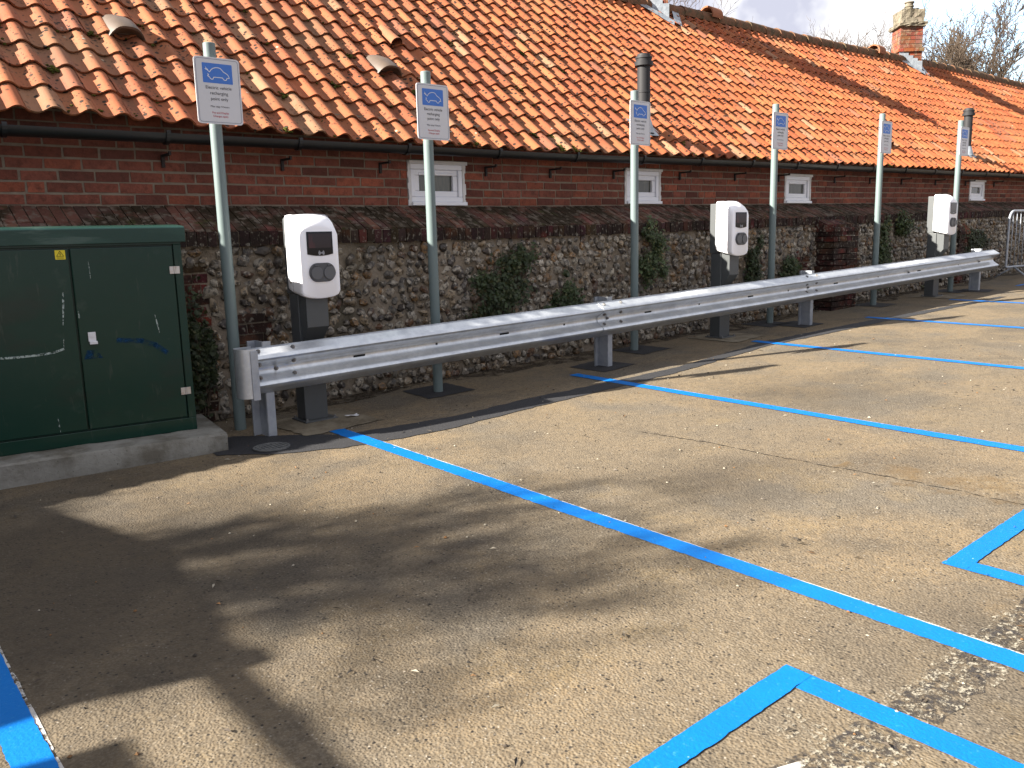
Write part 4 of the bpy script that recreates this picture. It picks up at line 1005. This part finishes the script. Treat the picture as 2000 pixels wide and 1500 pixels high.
ivy(14.9, -.30, .9, .5, 2200, 'dark ivy on the wall between the far charger and the steel barrier', tone=.6)
ivy(13.3, -.62, .5, .4, 900, 'low ivy on the wall behind the far charging point', tone=.7)

# ---------------------------------------------------------------- crowd barrier at the right
cw = thing('crowd_barrier', 'grey tubular steel crowd barrier standing at the far right end of the wall', 'barrier', (16.4, 5.5, gz(16.4, 5.5)))
co = (16.4, 5.5, gz(16.4, 5.5)); bx0, bx1, by0, by1 = 15.25, 17.45, 5.45, 5.25
def cp_(t, z): return (bx0+(bx1-bx0)*t, by0+(by1-by0)*t, gz(15.3, 5.4)+z)
mb = MB(); r = .14/2.2
pts = [cp_(0, .20), cp_(0, .95)]+[cp_(r*(1-math.cos(a)), .95+.16*math.sin(a)) for a in np.linspace(.3, math.pi/2, 5)]+[cp_(1-r*(1-math.cos(a)), .95+.16*math.sin(a)) for a in np.linspace(math.pi/2, .3, 5)]+[cp_(1, .95), cp_(1, .20), cp_(0, .20)]
mb.tube(pts, .019, 12, cap=False); mb.build('frame', 'galv_dull', cw, smooth=True, off=co)
for k in range(1, 17):
    mb = MB(); mb.tube([cp_(k/17, .20), cp_(k/17, 1.10)], .007, 8); mb.build('bar', 'galv_dull', cw, smooth=True, off=co)
for t in (.12, .88):
    for s in (-1, 1):
        mb = MB(); p = cp_(t, .20); mb.tube([p, (p[0]-.06, p[1]+s*.26, gz(p[0], p[1])+.01)], .014, 10); mb.build('foot', 'galv_dull', cw, smooth=True, off=co)

# ---------------------------------------------------------------- trees
def tree(loc, H, label, spread=.5, levels=5, seed=1, trunk_r=.14, twigs=1.0, kids=(5, 5, 5, 4, 4), lean=(0, 0), first=.3, up=.35, group='bare winter trees behind the building', minr=.006, br0=1.0):
    rnd = random.Random(seed); root = thing('bare_tree', label, 'tree', loc, 0, group)
    tk = MB(); br = MB()
    def grow(p, d, L, r, lv, dest):
        n = 5 if lv < 2 else 3; pts = [p.copy()]; q = p.copy(); dd = d.copy()
        for i in range(n):
            dd = (dd+Vector((rnd.gauss(0, .13), rnd.gauss(0, .13), rnd.gauss(0, .08)+.05*up))).normalized(); q = q+dd*L/n; pts.append(q.copy())
        rr = [max(minr*.5, r*(1-.62*i/n)) for i in range(n+1)]
        dest.tube(pts, rr, 7 if lv == 0 else 5 if lv < 3 else 3, cap=False)
        if lv >= levels: return
        nk = kids[min(lv, len(kids)-1)]
        for k in range(nk):
            t = (first if lv == 0 else .18)+(1-(first if lv == 0 else .18))*(k+rnd.random()*.7)/nk; i = min(n-1, int(t*n)); bp = pts[i].lerp(pts[i+1], t*n-i)
            ax = (pts[i+1]-pts[i]).normalized(); side = ax.cross(Vector((rnd.gauss(0, 1), rnd.gauss(0, 1), rnd.gauss(0, 1)))).normalized()
            nd = (ax*(1-spread*.6)+side*spread*rnd.uniform(.8, 1.3)+Vector((0, 0, up*.5))).normalized()
            grow(bp, nd, L*rnd.uniform(.42, .68)*(br0 if lv == 0 else 1), max(minr, rr[i]*.55), lv+1, br)
    grow(Vector((0, 0, -.1)), Vector((lean[0], lean[1], 1)).normalized(), H*.62, trunk_r, 0, tk)
    tk.build('trunk', 'bark', root, smooth=True, fixn=False); br.build('crown', 'twig', root, smooth=True, fixn=False)
    return root
def gl(x, y): return (x, y, gz(x, y)-.1)
tree(gl(36.5, 18.5), 8.15, 'dense brown twiggy bare tree immediately right of the chimney stack', .62, 5, 3, .16, kids=(15, 9, 7, 5, 3), up=.5, minr=.013, first=.12)
tree(gl(38.5, 17.2), 7.7, 'lower bushy bare tree between the chimney stack and the tall trees', .6, 5, 5, .14, kids=(13, 9, 6, 5, 3), up=.45, minr=.013, first=.12)
tree(gl(43.5, 16.8), 9.3, 'tall bare tree with a forked pale trunk above the right end of the roof', .5, 5, 11, .2, kids=(6, 6, 5, 4, 4), up=.4, minr=.014)
tree(gl(47, 16.2), 10.6, 'tallest spreading bare tree at the far right edge of the sky', .52, 5, 12, .24, kids=(7, 6, 5, 4, 4), up=.4, minr=.014)
tree(gl(40.5, 21.5), 9.1, 'thin bare tree standing farther back between its bushier neighbours', .5, 5, 21, .13, kids=(6, 6, 5, 4, 3), up=.5, minr=.008)
tree(gl(34, 19.0), 6.8, 'small bare tree partly hidden behind the left side of the chimney stack', .55, 5, 8, .12, kids=(7, 6, 5, 4, 3), up=.5, minr=.008)
tree(gl(19.5, 16.5), 7.9, 'bare shrubby tree showing above the ridge between the two chimneys', .6, 5, 15, .12, kids=(8, 6, 5, 4, 3), up=.5, minr=.006)
tree(gl(24.5, 18.5), 8.1, 'bare tree with a few thin twigs above the middle of the ridge', .5, 4, 17, .1, kids=(6, 5, 4, 3), up=.7, minr=.006)
# a tree left of view; unseen fence added, shaped to shade the near tarmac
tree(gl(-6.2, 8.35), 9.9, 'bare winter tree out of view left of the car park', .72, 4, 33, .14, kids=(15, 8, 5, 3), group='bare trees left of the car park', up=.1, minr=.013, first=.68, br0=.31)
fc = thing('added_shade_fence', 'unseen boarded fence and gate left of the view, added to cast shade on the tarmac', 'fence', (-3, 3.9, gz(-3, 3.9)))
fo_ = (-3, 3.9, gz(-3, 3.9))
def gmap(gx_, gy_):  # ground point whose shade falls from the plane x=-3
    t = (gx_+3)/2.9; return (gy_+t, gz(gx_, gy_)+1.66*t)
mb = MB()
top = [gmap(1.05, 5.0), gmap(1.02, 3.4), gmap(.93, 2.75)]
poly = [gmap(.93, 2.57), gmap(.4, 2.56), gmap(-.3, 2.62), gmap(-1.5, 2.75), (4.6, -1.45), (6.15, -1.45), (6.15, .86)]
mb.prism([(p[0], p[1]) for p in poly]+[gmap(1.08, 3.6), gmap(.98, 2.75)], -3.03, -2.99, 'x')
mb.build('shade_panel', 'plank', fc, off=fo_)
mb = MB(); a, b_ = gmap(.90, 2.75), gmap(.88, -1.5); mb.prism([(a[0], a[1]), (b_[0], b_[1]), (b_[0], b_[1]-.055), (a[0], a[1]-.055)], -3.03, -2.97, 'x'); mb.build('shade_rail', 'plank', fc, off=fo_)
mb = MB(); p = gmap(1.02, 2.44); mb.box(-3.07, -3.0, p[0]-.05, p[0]+.06, -1.45, p[1]); p = gmap(.95, 2.56); mb.box(-3.06, -2.98, p[0]-.05, p[0]+.05, -1.45, p[1]); mb.build('shade_post', 'plank', fc, off=fo_)
mb = MB(); a, b_ = gmap(.52, 2.28), gmap(.55, -1.0); c0 = gmap(-1, 2.2); mb.prism([(a[0], a[1]), (b_[0], b_[1]), (b_[0], -.95), (a[0]-.3, -.95)], -3.02, -2.99, 'x'); mb.build('shade_board', 'plank', fc, off=fo_)
for k in range(34):
    y = 3.6-k*.13; mb = MB(); mb.box(-3.004, -2.998, y-.004, y+.004, -1.0, .42); mb.build('shade_wire', 'galv_dull', fc, off=fo_)
